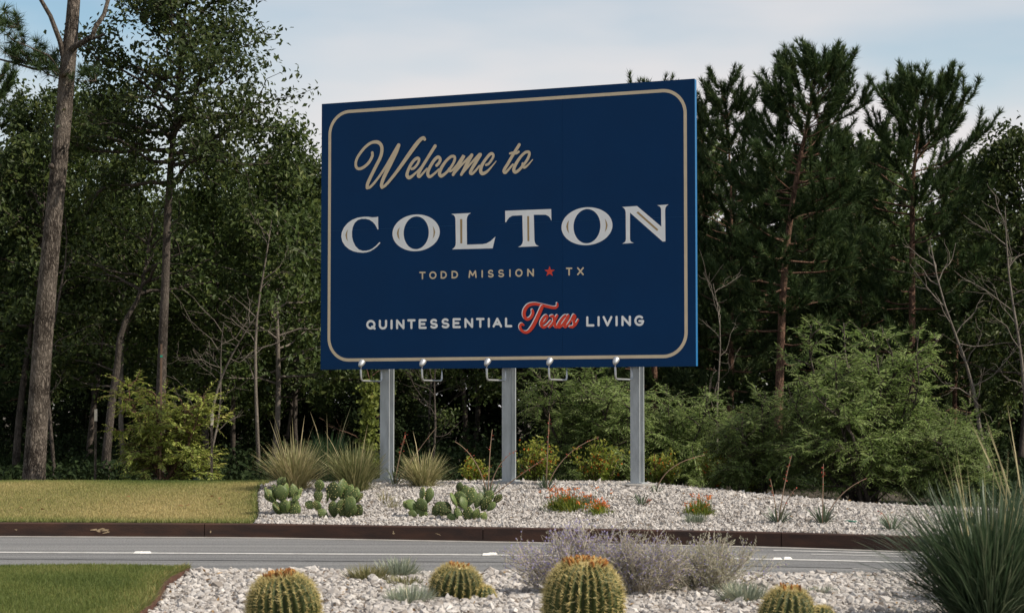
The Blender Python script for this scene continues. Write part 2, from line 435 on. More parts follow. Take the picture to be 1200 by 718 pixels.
LX = lambda y: -2.89 - 0.41 * smooth((np.asarray(y, float) - 22.6) / 4.6)      # edge between far lawn and gravel

# ground: one sheet to the horizon, a little below everything laid on it
gx = np.concatenate([np.linspace(-900, -50, 14), np.linspace(-46, 46, 93), np.linspace(50, 900, 14)])
gy = np.concatenate([np.linspace(-300, 0, 8), np.linspace(2, 60, 88), np.linspace(64, 1500, 24)])
GX, GY = np.meshgrid(gx, gy, indexing='ij')
xc = np.clip(GX, -44, 19.5)
GZ = np.where(GY > KERB(xc) + 0.95, H(xc, GY), -0.03)
GZ = np.where((GY > KERB(xc) + 0.95), GZ - 0.03, GZ)
n1, m1 = GX.shape
ii, jj = np.meshgrid(np.arange(n1 - 1), np.arange(m1 - 1), indexing='ij')
q = np.stack([ii * m1 + jj, (ii + 1) * m1 + jj, (ii + 1) * m1 + jj + 1, ii * m1 + jj + 1], -1).reshape(-1, 4)
tag(MB().add(np.stack([GX, GY, GZ], -1).reshape(-1, 3), q).build('ground', M['forest_floor'], smooth=True), kind='structure')

xs = np.concatenate([np.linspace(-44, -8, 40), np.linspace(-7.5, 8, 120), np.linspace(8.5, 19.5, 30)])
road = tag(sheet('road', xs, (NEAR, KERB, np.linspace(0, 1, 9)), M['asphalt'], lambda X, Y: 0 * X), kind='structure')
for nm, a, b, z in (('gutter_strip', lambda x: KERB(x) - 0.20, lambda x: KERB(x) - 0.005, 0.004), ('edge_strip', lambda x: NEAR(x) - 0.14, lambda x: NEAR(x) + 0.03, 0.012)):
    o = sheet(nm, xs, (a, b, np.linspace(0, 1, 3)), M['concrete'], lambda X, Y, z=z: 0 * X + z)
    o.parent = road
o = sheet('road_marking', xs, (lambda x: LINE(x) - 0.075, lambda x: LINE(x) + 0.075, np.linspace(0, 1, 2)), M['paint_white'], lambda X, Y: 0 * X + 0.004); o.parent = road
for (a, b, off, w) in ((2.6, 4.4, 1.25, 0.10), (2.9, 4.6, 0.80, 0.07), (3.0, 5.6, -0.95, 0.10)):
    x2 = np.linspace(a, b, 20)
    o = sheet('road_marking', x2, (lambda x: LINE(x) + off - w / 2, lambda x: LINE(x) + off + w / 2, np.linspace(0, 1, 2)), M['paint_white'], lambda X, Y: 0 * X + 0.004); o.parent = road

o = sheet('tar_seam', xs, (lambda x: LINE(x) - 0.93 + 0.02 * np.sin(x * 1.3), lambda x: LINE(x) - 0.86 + 0.02 * np.sin(x * 1.3 + .5), np.linspace(0, 1, 2)), M['tar'], lambda X, Y: 0 * X + 0.004); o.parent = road

# rusty steel kerb in butted lengths
kerb = tag(empty('kerb', (0, 22, 0)), 'rust brown steel kerb edging the far side of the road', kind='structure')
joints = [-44, -30, -20, -12, -7.6, -3.39, -0.31, 2.75, 5.4, 8.2, 12, 19.5]
for a, b in zip(joints[:-1], joints[1:]):
    mb = MB(); x2 = np.linspace(a + 0.004, b - 0.004, 22); y2 = KERB(x2)
    n = len(x2)
    prof = [(0.0, -0.05), (0.0, 0.138), (0.012, 0.150), (0.10, 0.150), (0.112, 0.138), (0.112, -0.05)]
    V = np.stack([np.stack([x2, y2 + py, np.full(n, pz)], -1) for py, pz in prof], 1) - np.array([0, 22, 0])
    m = len(prof); qs = []
    for i in range(n - 1):
        for j in range(m - 1):
            qs.append((i * m + j, (i + 1) * m + j, (i + 1) * m + j + 1, i * m + j + 1))
    qs += [(0, 1, 4, 5), (1, 2, 3, 4)]
    e = (n - 1) * m
    qs += [(e + 5, e + 4, e + 1, e), (e + 4, e + 3, e + 2, e + 1)]
    mb.add(V.reshape(-1, 3), qs).build('steel_plate', M['corten'], kerb)
# a pale scrape on the steel left of the sign and a few smaller ones
for (px, w, h, sd_) in ((119, 0.17, 0.05, 1), (462, 0.03, 0.05, 2), (512, 0.05, 0.02, 3), (20, 0.05, 0.02, 4), (247, 0.02, 0.06, 5)):
    p = at(px, 620, KERB(at(px, 620, 22.6)[0])); r2 = np.random.default_rng(sd_)
    y = KERB(p[0]); c = np.array([p[0], y - 0.003 - 22, 0.075]); mb = MB()
    for k in range(9 if w > 0.1 else 3):
        cx, cz = r2.normal(0, w * 0.3), r2.normal(0, h * 0.25); ww, hh = w * r2.uniform(0.15, 0.4), h * r2.uniform(0.1, 0.28)
        a = r2.uniform(-0.5, 0.5); ang = np.linspace(0, 2 * np.pi, 8)[:-1]
        ex, ez = np.cos(ang) * ww * r2.uniform(0.6, 1, 7), np.sin(ang) * hh * r2.uniform(0.6, 1, 7)
        X = cx + ex * math.cos(a) - ez * math.sin(a); Zz = cz + ex * math.sin(a) + ez * math.cos(a)
        V = np.concatenate([[[cx, 0, cz]], np.stack([X, 0 * X, Zz], -1)]) + c - np.array([0, 0.0008 * k, 0])
        V[:, 1] += KERB(V[:, 0]) - y
        mb.add(V, None, [(0, 1 + j, 1 + (j + 1) % 7) for j in range(7)])
    mb.build('scrape', M['scuff'], kerb)

# raised white pavement markers on the centre line
mk = [(166, 0), (175, 0), (570, 0), (577, 1), (909, 0), (922, 1)]
for i, (px, dn) in enumerate(mk):
    p = near_hit(px, 645, 0.0); y = LINE(p[0]); x = (px - 600) / F_PX * y
    mb = MB(); w, d, h = 0.042, 0.045, 0.018
    V = np.array([(-w, -d, 0), (w, -d, 0), (w, d, 0), (-w, d, 0), (-w * .7, -d * .5, h), (w * .7, -d * .5, h), (w * .7, d * .5, h), (-w * .7, d * .5, h)])
    o = mb.add(V, [(4, 5, 6, 7), (0, 1, 5, 4), (1, 2, 6, 5), (2, 3, 7, 6), (3, 0, 4, 7)]).build('pavement_marker', M['marker'])
    o.location = (x, LINE(x) + (0.06 if dn else -0.05), 0.005)
    o.rotation_euler = (0, 0, rng.uniform(-0.3, 0.3))
    side = ('left', 'right')[i % 2]; where = ('beyond the cut lawn', 'left of the lavender bush', 'right of the lavender bush')[i // 2]
    tag(o, 'small raised white road marker %s, %s one of its pair' % (where, side), 'road marker', 'raised road markers on the line')

# stones -------------------------------------------------------------------------------------------------
t = (1 + 5 ** 0.5) / 2
ICO_V = unit(np.array([(-1, t, 0), (1, t, 0), (-1, -t, 0), (1, -t, 0), (0, -1, t), (0, 1, t), (0, -1, -t), (0, 1, -t), (t, 0, -1), (t, 0, 1), (-t, 0, -1), (-t, 0, 1)]))
ICO_F = np.array([(0, 11, 5), (0, 5, 1), (0, 1, 7), (0, 7, 10), (0, 10, 11), (1, 5, 9), (5, 11, 4), (11, 10, 2), (10, 7, 6), (7, 1, 8), (3, 9, 4), (3, 4, 2), (3, 2, 6), (3, 6, 8), (3, 8, 9), (4, 9, 5), (2, 4, 11), (6, 2, 10), (8, 6, 7), (9, 8, 1)])

def rand_rot(n):
    qn = unit(rng.normal(size=(n, 4))); w, x, y, z = qn.T
    return np.stack([np.stack([1 - 2 * (y * y + z * z), 2 * (x * y - z * w), 2 * (x * z + y * w)], -1),
                     np.stack([2 * (x * y + z * w), 1 - 2 * (x * x + z * z), 2 * (y * z - x * w)], -1),
                     np.stack([2 * (x * z - y * w), 2 * (y * z + x * w), 1 - 2 * (x * x + y * y)], -1)], 1)

OCT_V = np.array([(1, 0, 0), (-1, 0, 0), (0, 1, 0), (0, -1, 0), (0, 0, 1), (0, 0, -1)], float)
OCT_F = np.array([(0, 2, 4), (2, 1, 4), (1, 3, 4), (3, 0, 4), (2, 0, 5), (1, 2, 5), (3, 1, 5), (0, 3, 5)])
def chip_pile(mb, P, S):
    n = len(P)
    V = OCT_V[None] * rng.uniform(0.7, 1.35, (n, 6, 1)) * (S[:, None, None] * rng.uniform(0.6, 1.2, (n, 1, 3))) + rng.normal(0, 0.12, (n, 6, 3)) * S[:, None, None]
    V = np.einsum('nij,nkj->nki', rand_rot(n), V); V += P[:, None]
    mb.add(V.reshape(-1, 3), None, ((np.arange(n) * 6)[:, None, None] + OCT_F[None]).reshape(-1, 3), np.repeat(rng.beta(1.5, 1.2, n), 6))

def stone_pile(mb, P, S):
    n = len(P)
    V = ICO_V[None] * rng.uniform(0.72, 1.2, (n, 12, 1)) * (S[:, None, None] * rng.uniform(0.6, 1.15, (n, 1, 3)))
    V = np.einsum('nij,nkj->nki', rand_rot(n), V)
    V[:, :, 2] *= 0.8
    V += P[:, None]
    F = (np.arange(n) * 12)[:, None, None] + ICO_F[None]
    mb.add(V.reshape(-1, 3), None, F.reshape(-1, 3), np.repeat(rng.beta(1.5, 1.2, n), 12))

# far gravel bed, a mound round the posts
xs2 = np.linspace(-3.6, 9.0, 170)
BACK = curve([(-4, 28.6), (1.5, 28.2), (3.0, 26.5), (4.8, 25.2), (6.5, 24.0), (9.5, 22.6)])
class _F: pass
kk = np.linspace(0, 1, 60)
bed = sheet('gravel_bed', xs2, (lambda x: KERB(x) + 0.10, BACK, kk), M['bed_soil'], lambda X, Y: H(X, Y) + 0.006 - 0.02)
# cut the bed back to the lawn edge
me = bed.data; co = np.empty(len(me.vertices) * 3, np.float32); me.vertices.foreach_get('co', co); co = co.reshape(-1, 3)
co[:, 0] = np.where(co[:, 0] < LX(co[:, 1]), LX(co[:, 1]), co[:, 0]); co[:, 2] = H(co[:, 0], co[:, 1]) - 0.014
me.vertices.foreach_set('co', co.ravel()); me.update()
tag(bed, 'pale crushed stone mound under the blue sign', kind='structure')
n = 135000
x = rng.uniform(-3.4, 7.2, n); y = rng.uniform(19.0, 28.7, n)
ok = (y > KERB(x) + 0.125) & (y < BACK(x) + rng.normal(0, 0.08, n)) & (x > LX(y) + 0.03)
for fx, fy in ((-1.706, 28.023), (-0.04, 27.294), (1.622, 26.566)): ok &= (x - fx) ** 2 + (y - fy) ** 2 > 0.235 ** 2
x, y = x[ok], y[ok]
mb = MB()
S = np.clip(rng.lognormal(np.log(0.0165), 0.36, len(x)), 0.009, 0.045)
chip_pile(mb, np.stack([x, y, H(x, y) + 0.003 + rng.uniform(-0.004, 0.014, len(x))], -1), S)
tag(mb.build('loose_stones', M['stone'], bed), kind='stuff')

# near gravel bed with its larger stones
NL = lambda y: -2.44 - 0.30 * (np.asarray(y, float) - 13.6) / 3.5 - 0.03 * np.sin(np.asarray(y, float) * 1.7)      # steel edging between near lawn and stones
def HN(x, y):
    x, y = np.asarray(x, float), np.asarray(y, float)
    return 0.015 + 0.05 * smooth((NEAR(x) - 0.2 - y) / 1.6) + 0.012 * np.sin(x * 2.3 + y * 1.1)
yn = np.linspace(6.0, 17.7, 70)
nb = sheet('gravel_bed', np.linspace(-3.2, 7.0, 90), (lambda x: 0 * x + 5.0, lambda x: NEAR(x) - 0.14, np.linspace(0, 1, 60)), M['bed_soil'], lambda X, Y: HN(X, Y) - 0.01)
me = nb.data; co = np.empty(len(me.vertices) * 3, np.float32); me.vertices.foreach_get('co', co); co = co.reshape(-1, 3)
co[:, 0] = np.where(co[:, 0] < NL(co[:, 1]), NL(co[:, 1]), co[:, 0])
me.vertices.foreach_set('co', co.ravel()); me.update()
tag(nb, 'coarse pale stones of the near bed with barrel cacti', kind='structure')
n = 66000
x = rng.uniform(-3.1, 6.3, n); y = rng.uniform(10.8, 17.5, n)
ok = (y < NEAR(x) - 0.10) & (x > NL(y) + 0.05) & (np.abs(x) < 0.29 * y + 1.3)
x, y = x[ok], y[ok]
S = np.clip(rng.lognormal(np.log(0.0205), 0.42, len(x)), 0.010, 0.060)
P = np.stack([x, y, HN(x, y) + rng.uniform(-0.006, 0.02, len(x))], -1)
# the 300 that show largest, in frame and in front, are stones of their own
vis = (np.abs(x) < 0.245 * y) & (y > 13.2)
score = np.where(vis, S / y, 0)
big = np.argsort(-score)[:300]
rest = np.ones(len(x), bool); rest[big] = False
mb = MB(); small = rest & (S < 0.0215); stone_pile(mb, P[rest & ~small], S[rest & ~small]); chip_pile(mb, P[small], S[small] * 1.1)
xs_ = rng.uniform(-2.6, 4.0, 160); ys_ = NEAR(xs_) - 0.12 + rng.exponential(0.09, 160); chip_pile(mb, np.stack([xs_, ys_, np.full(160, 0.014)], -1), rng.uniform(0.008, 0.018, 160))
tag(mb.build('loose_stones', M['stone'], nb), kind='stuff')
protos = []
for k in range(10):
    mb = MB(); stone_pile(mb, np.zeros((1, 3)), np.array([1.0])); protos.append(mb.mesh('stone', M['stone']))
for k, i in enumerate(big):
    o = bpy.data.objects.new('stone', protos[k % 10]); COL.objects.link(o); o.parent = nb
    o.location = P[i]; s = float(S[i]); o.scale = (s, s, s * 0.85); o.rotation_euler = (rng.uniform(0, 6), rng.uniform(0, 6), rng.uniform(0, 6))

# far lawn: mown, dry and tan in the middle, shade at the kerb and along the crest coloured in as darker green
lawn = sheet('lawn', np.linspace(-40, -2.85, 150), (lambda x: KERB(x) + 0.10, lambda x: 0 * x + 29.5, np.linspace(0, 1, 40)), M['lawn_soil'], lambda X, Y: H(X, Y) + 0.004)
me = lawn.data; co = np.empty(len(me.vertices) * 3, np.float32); me.vertices.foreach_get('co', co); co = co.reshape(-1, 3)
co[:, 0] = np.where(co[:, 0] > LX(co[:, 1]), LX(co[:, 1]), co[:, 0]); co[:, 2] = H(co[:, 0], co[:, 1]) + 0.004
me.vertices.foreach_set('co', co.ravel()); me.update()
tag(lawn, 'dry mown grass verge left of the gravel mound', kind='structure')

def lumps(x, y, f, seed):
    r = np.random.default_rng(seed); s = 0 * x
    for k in range(7):
        a, ph = r.uniform(0, 6.28), r.uniform(0, 6.28); g = f * r.uniform(0.6, 2.2)
        s = s + np.sin((x * np.cos(a) + y * np.sin(a)) * g + ph)
    return s / 7 ** 0.5

n = 200000
x = rng.uniform(-9.7, -2.85, n); y = rng.uniform(22.7, 29.3, n)
ok = (y > KERB(x) + 0.115) & (x < LX(y) - rng.exponential(0.012, n)) & (x > -0.27 * y - 1.6)
x, y = x[ok], y[ok]; n = len(x)
edge = np.minimum((y - KERB(x) - 0.1) / 1.1, (29.0 - y) / 2.0)  # bands where shade is put into the blade colour
tint = np.clip(0.13 + 0.55 * smooth(edge * 1.0) + 0.20 * lumps(x, y, 1.1, 3) + rng.normal(0, 0.13, n), 0, 1)
L = rng.uniform(0.014, 0.033, n) * (1 + 0.5 * (rng.random(n) < 0.06))
mb = MB(); az = rng.uniform(0, 6.28, n); ln = rng.uniform(0, 0.9, n)
ax = np.stack([np.cos(az) * np.sin(ln), np.sin(az) * np.sin(ln), np.cos(ln)], -1)
needles(mb, np.stack([x, y, H(x, y) + 0.003], -1), ax, L, 0.0085, tint)
tag(mb.build('lawn_grass', M['lawn_blade'], lawn), kind='stuff')

# near lawn, proud of the stones behind a steel edging
def HL(x, y):
    return 0.075 + 0.03 * smooth((17.4 - np.asarray(y, float)) / 2.0) + 0.006 * np.sin(np.asarray(x) * 3.1) - 0.07 * smooth((np.asarray(y, float) - (NEAR(x) - 0.55)) / 0.45)
nl = sheet('lawn', np.linspace(-12, -2.3, 80), (lambda x: 0 * x + 6.0, lambda x: NEAR(x) - 0.15, np.linspace(0, 1, 70)), M['lawn_soil'], HL)
me = nl.data; co = np.empty(len(me.vertices) * 3, np.float32); me.vertices.foreach_get('co', co); co = co.reshape(-1, 3)
co[:, 0] = np.where(co[:, 0] > NL(co[:, 1]), NL(co[:, 1]), co[:, 0])
me.vertices.foreach_set('co', co.ravel()); me.update()
tag(nl, 'greener mown lawn on the near side of the road', kind='structure')
n = 210000
x = rng.uniform(-6.3, -2.35, n); y = rng.uniform(11.0, 17.6, n)
ok = (y < NEAR(x) - 0.14) & (x < NL(y) - 0.006) & (x > -0.27 * y - 1.4)
x, y = x[ok], y[ok]; n = len(x)
e2 = np.clip((NL(y) - x) / 0.35, 0, 1)
tint = np.clip(0.30 + 0.42 * (1 - e2) + 0.17 * lumps(x, y, 2.2, 8) + rng.normal(0, 0.17, n), 0, 1)
L = rng.uniform(0.022, 0.048, n); az = rng.uniform(0, 6.28, n); ln = rng.uniform(0, 0.9, n)
ax = np.stack([np.cos(az) * np.sin(ln), np.sin(az) * np.sin(ln), np.cos(ln)], -1)
mb = MB(); needles(mb, np.stack([x, y, HL(x, y) - 0.001], -1), ax, L, 0.0065, tint)
tag(mb.build('lawn_grass', M['lawn_near'], nl), kind='stuff')
mb = MB(); yy = np.linspace(6.5, 17.6, 60); P = np.stack([NL(yy) + 0.012, yy, np.full(60, 0.0)], -1)
V = np.concatenate([P + [-0.006, 0, -0.02], P + [0.006, 0, -0.02], P + [0.006, 0, 0.115], P + [-0.006, 0, 0.115]]); V[120:, 2] = np.tile(HL(NL(yy), yy), 2) + 0.004
q = []
for i in range(59):
    for a, b in ((0, 1), (1, 2), (2, 3), (3, 0)):
        q.append((a * 60 + i, b * 60 + i, b * 60 + i + 1, a * 60 + i + 1))
tag(mb.add(V, q).build('lawn_edging', M['rust_edge']), 'thin rusty steel strip between the near lawn and stones', 'edging')

# scattered dry leaves on the grass and stones
for nm, par, fn, pts in (('fallen_leaf', lawn, H, [(46, 590), (24, 599), (50, 601), (212, 597), (220, 596), (248, 586), (259, 595), (258, 588), (150, 586)]),):
    mb = MB(); leaves(mb, np.zeros((1, 3)), [[1, 0, 0]], [[0, 0.2, 1]], 0.075, 0.05, 0.5); lm = mb.mesh('fallen_leaf', M['litter'])
    for i, (px, py) in enumerate(pts):
        p = hit(px, py); o = bpy.data.objects.new(nm, lm); COL.objects.link(o); o.parent = par
        o.location = (p[0], p[1], p[2] + 0.045); o.rotation_euler = (rng.uniform(-.4, .4), rng.uniform(-.4, .4), rng.uniform(0, 6)); 

for par, fn, n, x0, x1, y0, y1 in ((nb, HN, 520, -2.6, 4.2, 12.2, 17.3), (bed, H, 420, -3.0, 5.5, 21.5, 28.0)):
    x = rng.uniform(x0, x1, n); y = rng.uniform(y0, y1, n)
    ok = (y < NEAR(x) - 0.2) & (x > NL(y) + 0.06) if fn is HN else (y > KERB(x) + 0.15) & (y < BACK(x)) & (x > LX(y) + 0.05)
    x, y = x[ok], y[ok]; n = len(x); mb = MB()
    leaves(mb, np.stack([x, y, fn(x, y) + rng.uniform(0.025, 0.045, n)], -1), rng.normal(size=(n, 3)) * [1, 1, .25], rng.normal(0, .35, (n, 3)) + [0, 0, 1], rng.uniform(0.02, 0.06, n), 0.02, rng.random(n))
    tag(mb.build('leaf_litter', M['litter'], par), kind='stuff')

# longer blades hanging over the lawn borders
n = 2600; y = rng.uniform(11.5, 17.5, n); x = NL(y) - rng.exponential(0.025, n); mb = MB()
blades(mb, np.stack([x, y, HL(x, y) - .004], -1), rng.normal(0, 1.0, n), rng.uniform(.2, 1.0, n), rng.uniform(.2, 1.2, n), rng.uniform(.035, .085, n), .005, np.clip(rng.normal(.62, .22, n), 0, 1), segs=2)
tag(mb.build('border_grass', M['lawn_near'], nl), kind='stuff')
n = 5200; x = rng.uniform(-8.5, -2.9, n); y = KERB(x) + 0.112 + rng.exponential(0.03, n); k = n // 5; y[:k] = rng.uniform(22.9, 28.8, k); x[:k] = LX(y[:k]) - rng.exponential(0.02, k); mb = MB()
blades(mb, np.stack([x, y, H(x, y) - .002], -1), rng.uniform(0, 6.28, n), rng.uniform(.1, .9, n), rng.uniform(.2, 1.2, n), rng.uniform(.035, .085, n), .008, np.clip(rng.normal(.3, .22, n), 0, 1), segs=2)
tag(mb.build('border_grass', M['lawn_blade'], lawn), kind='stuff')

# ------------------------------------------------------------------ the welcome sign
YL, YR = 28.24, 26.06
pl = at(375.6, 433, YL); pr = at(815.6, 429, YR)
zb = 0.5 * (pl[2] + pr[2]); zt = 0.5 * (at(375, 122, YL)[2] + at(813.8, 92.3, YR)[2])
EX = np.array([pr[0] - pl[0], pr[1] - pl[1], 0.0]); BW = float(np.linalg.norm(EX)); EX /= BW
EN = np.array([EX[1], -EX[0], 0.0])                     # out of the face, towards the road
BH = float(zt - zb)
mid = 0.5 * (pl + pr); rz = math.atan2(EX[1], EX[0])
Z0 = float(H(mid[0], mid[1])) - 0.01
sign = tag(empty('welcome_sign', (mid[0], mid[1], Z0), rz), 'large navy blue welcome sign with gold border on steel posts', 'sign')
TH = 0.085

def board(px, py):
    """pixel of the photograph -> (x, z) on the face of the board, in the sign's own frame"""
    d = ray(px, py); o = np.array([0, 0, CAM_H]) - mid
    k = -o.dot(EN) / d.dot(EN); p = o + d * k
    return float(p.dot(EX)), float(p[2] + mid[2] - Z0)
ZB, ZT = float(zb) - Z0, float(zt) - Z0

# four painted sheets in a shallow cabinet, hairline joints between them
panel = MB(); box(panel, (-BW / 2 + 0.004, 0.004, ZB + 0.004), (BW / 2 - 0.004, TH, ZT - 0.004))
cab = panel.build('cabinet', M['navy_sunlit'], sign)
sx = board(659, 260)[0]; sz1 = board(600, 262)[1]
for (xa, xb) in ((-BW / 2, sx - 0.0012), (sx + 0.0012, BW / 2)):
    for (za, zc) in ((ZB, sz1 - 0.0012), (sz1 + 0.0012, ZT)):
        mb = MB(); box(mb, (xa, 0.0, za), (xb, 0.0038, zc)); mb.build('face_sheet', M['navy'], sign)

class Ink:
    """flat lettering; every piece lies a hair higher than the one before, so none are coplanar"""
    def __init__(self, base=0.0022): self.mb = MB(); self.h = base
    def poly(self, P):
        P = np.asarray(P, float); self.h += 0.00012
        from mathutils.geometry import tessellate_polygon
        V = np.stack([P[:, 0], np.full(len(P), -self.h), P[:, 1]], -1)
        tr = tessellate_polygon([[Vector((p[0], p[1], 0)) for p in P]])
        self.mb.add(V, None, [tuple(t_) for t_ in tr])
    def ring(self, A, B):
        self.h += 0.00012; n = len(A)
        P = np.concatenate([A, B]); V = np.stack([P[:, 0], np.full(2 * n, -self.h), P[:, 1]], -1)
        self.mb.add(V, [(i, (i + 1) % n, n + (i + 1) % n, n + i) for i in range(n)])
    def stroke(self, P, w, samples=9, closed=False, round_=True, curve_=True):
        P = np.asarray(P, float); w = np.broadcast_to(np.asarray(w, float), (len(P),))
        if curve_:
            Q = np.concatenate([2 * P[:1] - P[1:2], P, 2 * P[-1:] - P[-2:-1]]); out, ww = [], []
            for i in range(len(P) - 1):
                a, b, c, d = Q[i:i + 4]
                for k in range(samples):
                    s = k / samples
                    out.append(0.5 * (2 * b + (c - a) * s + (2 * a - 5 * b + 4 * c - d) * s * s + (3 * b - a - 3 * c + d) * s ** 3)); ww.append(w[i] * (1 - s) + w[i + 1] * s)
            out.append(P[-1]); ww.append(w[-1]); P, w = np.array(out), np.array(ww)
        n = len(P); T = np.empty_like(P); T[1:-1] = P[2:] - P[:-2]; T[0] = P[1] - P[0]; T[-1] = P[-1] - P[-2]; T = unit(T)
        N = np.stack([-T[:, 1], T[:, 0]], -1) * w[:, None] * 0.5
        hh = self.h + 0.00003 * np.arange(1, n + 1); self.h = hh[-1] + 0.0001
        L_, R_ = P + N, P - N
        V = np.concatenate([np.stack([L_[:, 0], -hh, L_[:, 1]], -1), np.stack([R_[:, 0], -hh, R_[:, 1]], -1)])
        self.mb.add(V, [(i, i + 1, n + i + 1, n + i) for i in range(n - 1)])
        if round_:
            for p, r_ in ((P[0], w[0] / 2), (P[-1], w[-1] / 2)):
                self.disc(p, r_)
    def disc(self, p, r_):
        self.h += 0.00008; a = np.linspace(0, 2 * np.pi, 15)[:-1]
        V = np.stack([p[0] + r_ * np.cos(a), np.full(14, -self.h), p[1] + r_ * np.sin(a)], -1)
        self.mb.add(np.concatenate([[[p[0], -self.h, p[1]]], V]), None, [(0, 1 + i, 1 + (i + 1) % 14) for i in range(14)])
    def done(self, name, mat, parent): return self.mb.build(name, mat, parent)

# gold border line with rounded corners
mg, rad, lw = 0.108, 0.33, 0.043
def rrect(m, r):
    out = []
    for cx, cz, a0 in ((BW / 2 - m - r, ZT - m - r, 0), (-BW / 2 + m + r, ZT - m - r, 90), (-BW / 2 + m + r, ZB + m + r, 180), (BW / 2 - m - r, ZB + m + r, 270)):
        for a in np.radians(np.linspace(a0, a0 + 90, 16)): out.append((cx + r * math.cos(a), cz + r * math.sin(a)))
    return np.array(out)
ink = Ink(0.0015); ink.ring(rrect(mg, rad), rrect(mg + lw, rad - lw)); ink.done('border_line', M['gold'], sign)

def zoomed(ox, oy, s):
    return lambda pts: np.array([board(ox + x_ / s, oy + y_ / s) for x_, y_ in pts])
PXM = 27.2 / F_PX / 0.955                                # metres per photo pixel on the board, about

# "Welcome to": brush script, every letter a piece
z1, z2, z3 = zoomed(410, 155, 10.256), zoomed(470, 165, 13.056), zoomed(540, 160, 13.056)
A1, A2 = PXM / 10.256, PXM / 13.056
script = [
 [(z1, [(272, 248), (268, 295), (225, 370), (160, 425), (105, 440), (74, 408), (80, 335), (122, 258), (190, 177), (260, 128), (328, 119), (374, 150), (388, 212), (370, 300), (320, 402), (260, 522), (216, 620), (212, 668)], [36 * A1] * 4 + [34 * A1] * 6 + [42 * A1] * 8),
  (z1, [(212, 668), (245, 660), (300, 605), (375, 505), (450, 390), (535, 250), (590, 158)], [36 * A1, 32 * A1, 30 * A1, 30 * A1, 34 * A1, 44 * A1, 46 * A1]),
  (z1, [(592, 165), (555, 250), (480, 402), (412, 545), (384, 630), (390, 664)], [40 * A1, 50 * A1, 54 * A1, 46 * A1, 42 * A1, 38 * A1]),
  (z1, [(390, 664), (430, 640), (500, 562), (600, 432), (700, 290), (790, 165), (848, 96), (888, 70), (905, 88)], [38 * A1, 34 * A1, 36 * A1, 42 * A1, 50 * A1, 52 * A1, 46 * A1, 40 * A1, 36 * A1])],
 [(z2, [(165, 432), (205, 415), (257, 350), (278, 290), (255, 268), (210, 292), (150, 370), (104, 470), (94, 530), (122, 564), (168, 545), (240, 480)], [40 * A2] * 4 + [48 * A2] * 4 + [56 * A2] * 2 + [44 * A2, 30 * A2])],
 [(z2, [(235, 485), (300, 420), (360, 340), (430, 230), (523, 82)], [30 * A2, 34 * A2, 42 * A2, 50 * A2, 52 * A2]),
  (z2, [(400, 280), (330, 392), (275, 495), (266, 536), (285, 550), (330, 507), (400, 428)], [48 * A2] * 4 + [42 * A2, 36 * A2, 30 * A2])],
 [(z2, [(548, 378), (585, 335), (602, 290), (585, 256), (555, 256), (500, 312), (440, 412), (412, 490), (422, 538), (452, 548), (510, 507), (580, 440)], [46 * A2] * 4 + [50 * A2] * 5 + [44 * A2, 36 * A2, 30 * A2])],
 [(z2, [(800, 238), (760, 248), (690, 312), (622, 412), (592, 490), (600, 528), (626, 538), (680, 502), (748, 430), (800, 352), (826, 285), (820, 246), (798, 238)], [44 * A2] * 3 + [52 * A2] * 4 + [42 * A2] * 6),
  (z2, [(738, 430), (746, 466), (790, 450), (850, 385)], [36 * A2] * 4)],
 [(z2, [(850, 388), (905, 310), (962, 232), (900, 345), (845, 440), (800, 520)], [36 * A2, 44 * A2, 54 * A2, 56 * A2, 52 * A2, 46 * A2]),
  (z2, [(800, 520), (880, 430), (960, 340), (1085, 222)], [34 * A2, 30 * A2, 34 * A2, 46 * A2]),
  (z2, [(1085, 222), (1020, 340), (970, 440), (926, 518)], [52 * A2, 58 * A2, 54 * A2, 44 * A2]),
  (z2, [(926, 518), (1010, 425), (1090, 330), (1205, 210)], [34 * A2, 28 * A2, 34 * A2, 44 * A2]),
  (z3, [(305, 280), (232, 400), (165, 515), (152, 558), (175, 572), (222, 535), (292, 450)], [52 * A2, 54 * A2, 50 * A2, 46 * A2, 42 * A2, 36 * A2, 30 * A2])],
 [(z3, [(392, 436), (432, 415), (485, 342), (502, 292), (483, 266), (448, 275), (390, 342), (332, 432), (308, 508), (317, 556), (346, 568), (402, 540), (470, 470), (545, 380)], [38 * A2] * 4 + [46 * A2] * 3 + [52 * A2] * 4 + [42 * A2, 26 * A2, 14 * A2])],
 [(z3, [(898, 128), (800, 285), (722, 420), (668, 508), (664, 542), (686, 554), (730, 512), (800, 430)], [48 * A2] * 4 + [44 * A2] * 2 + [36 * A2, 30 * A2]),
  (z3, [(758, 262), (800, 250), (850, 260), (890, 236)], [34 * A2] * 4)],
 [(z3, [(1035, 236), (990, 246), (920, 312), (852, 412), (818, 488), (818, 528), (842, 546), (890, 518), (960, 440), (1020, 358), (1052, 285), (1050, 246), (1030, 236)], [42 * A2] * 3 + [50 * A2] * 4 + [42 * A2] * 6),
  (z3, [(952, 415), (952, 456), (985, 474), (1040, 430), (1104, 356)], [36 * A2, 40 * A2, 38 * A2, 26 * A2, 14 * A2])],
]
hb = 0.0022
for letter in script:
    ink = Ink(hb); hb += 0.0006
    for fn, pts, w in letter: ink.stroke(fn(pts), w)
    ink.done('script_letter', M['gold'], sign)

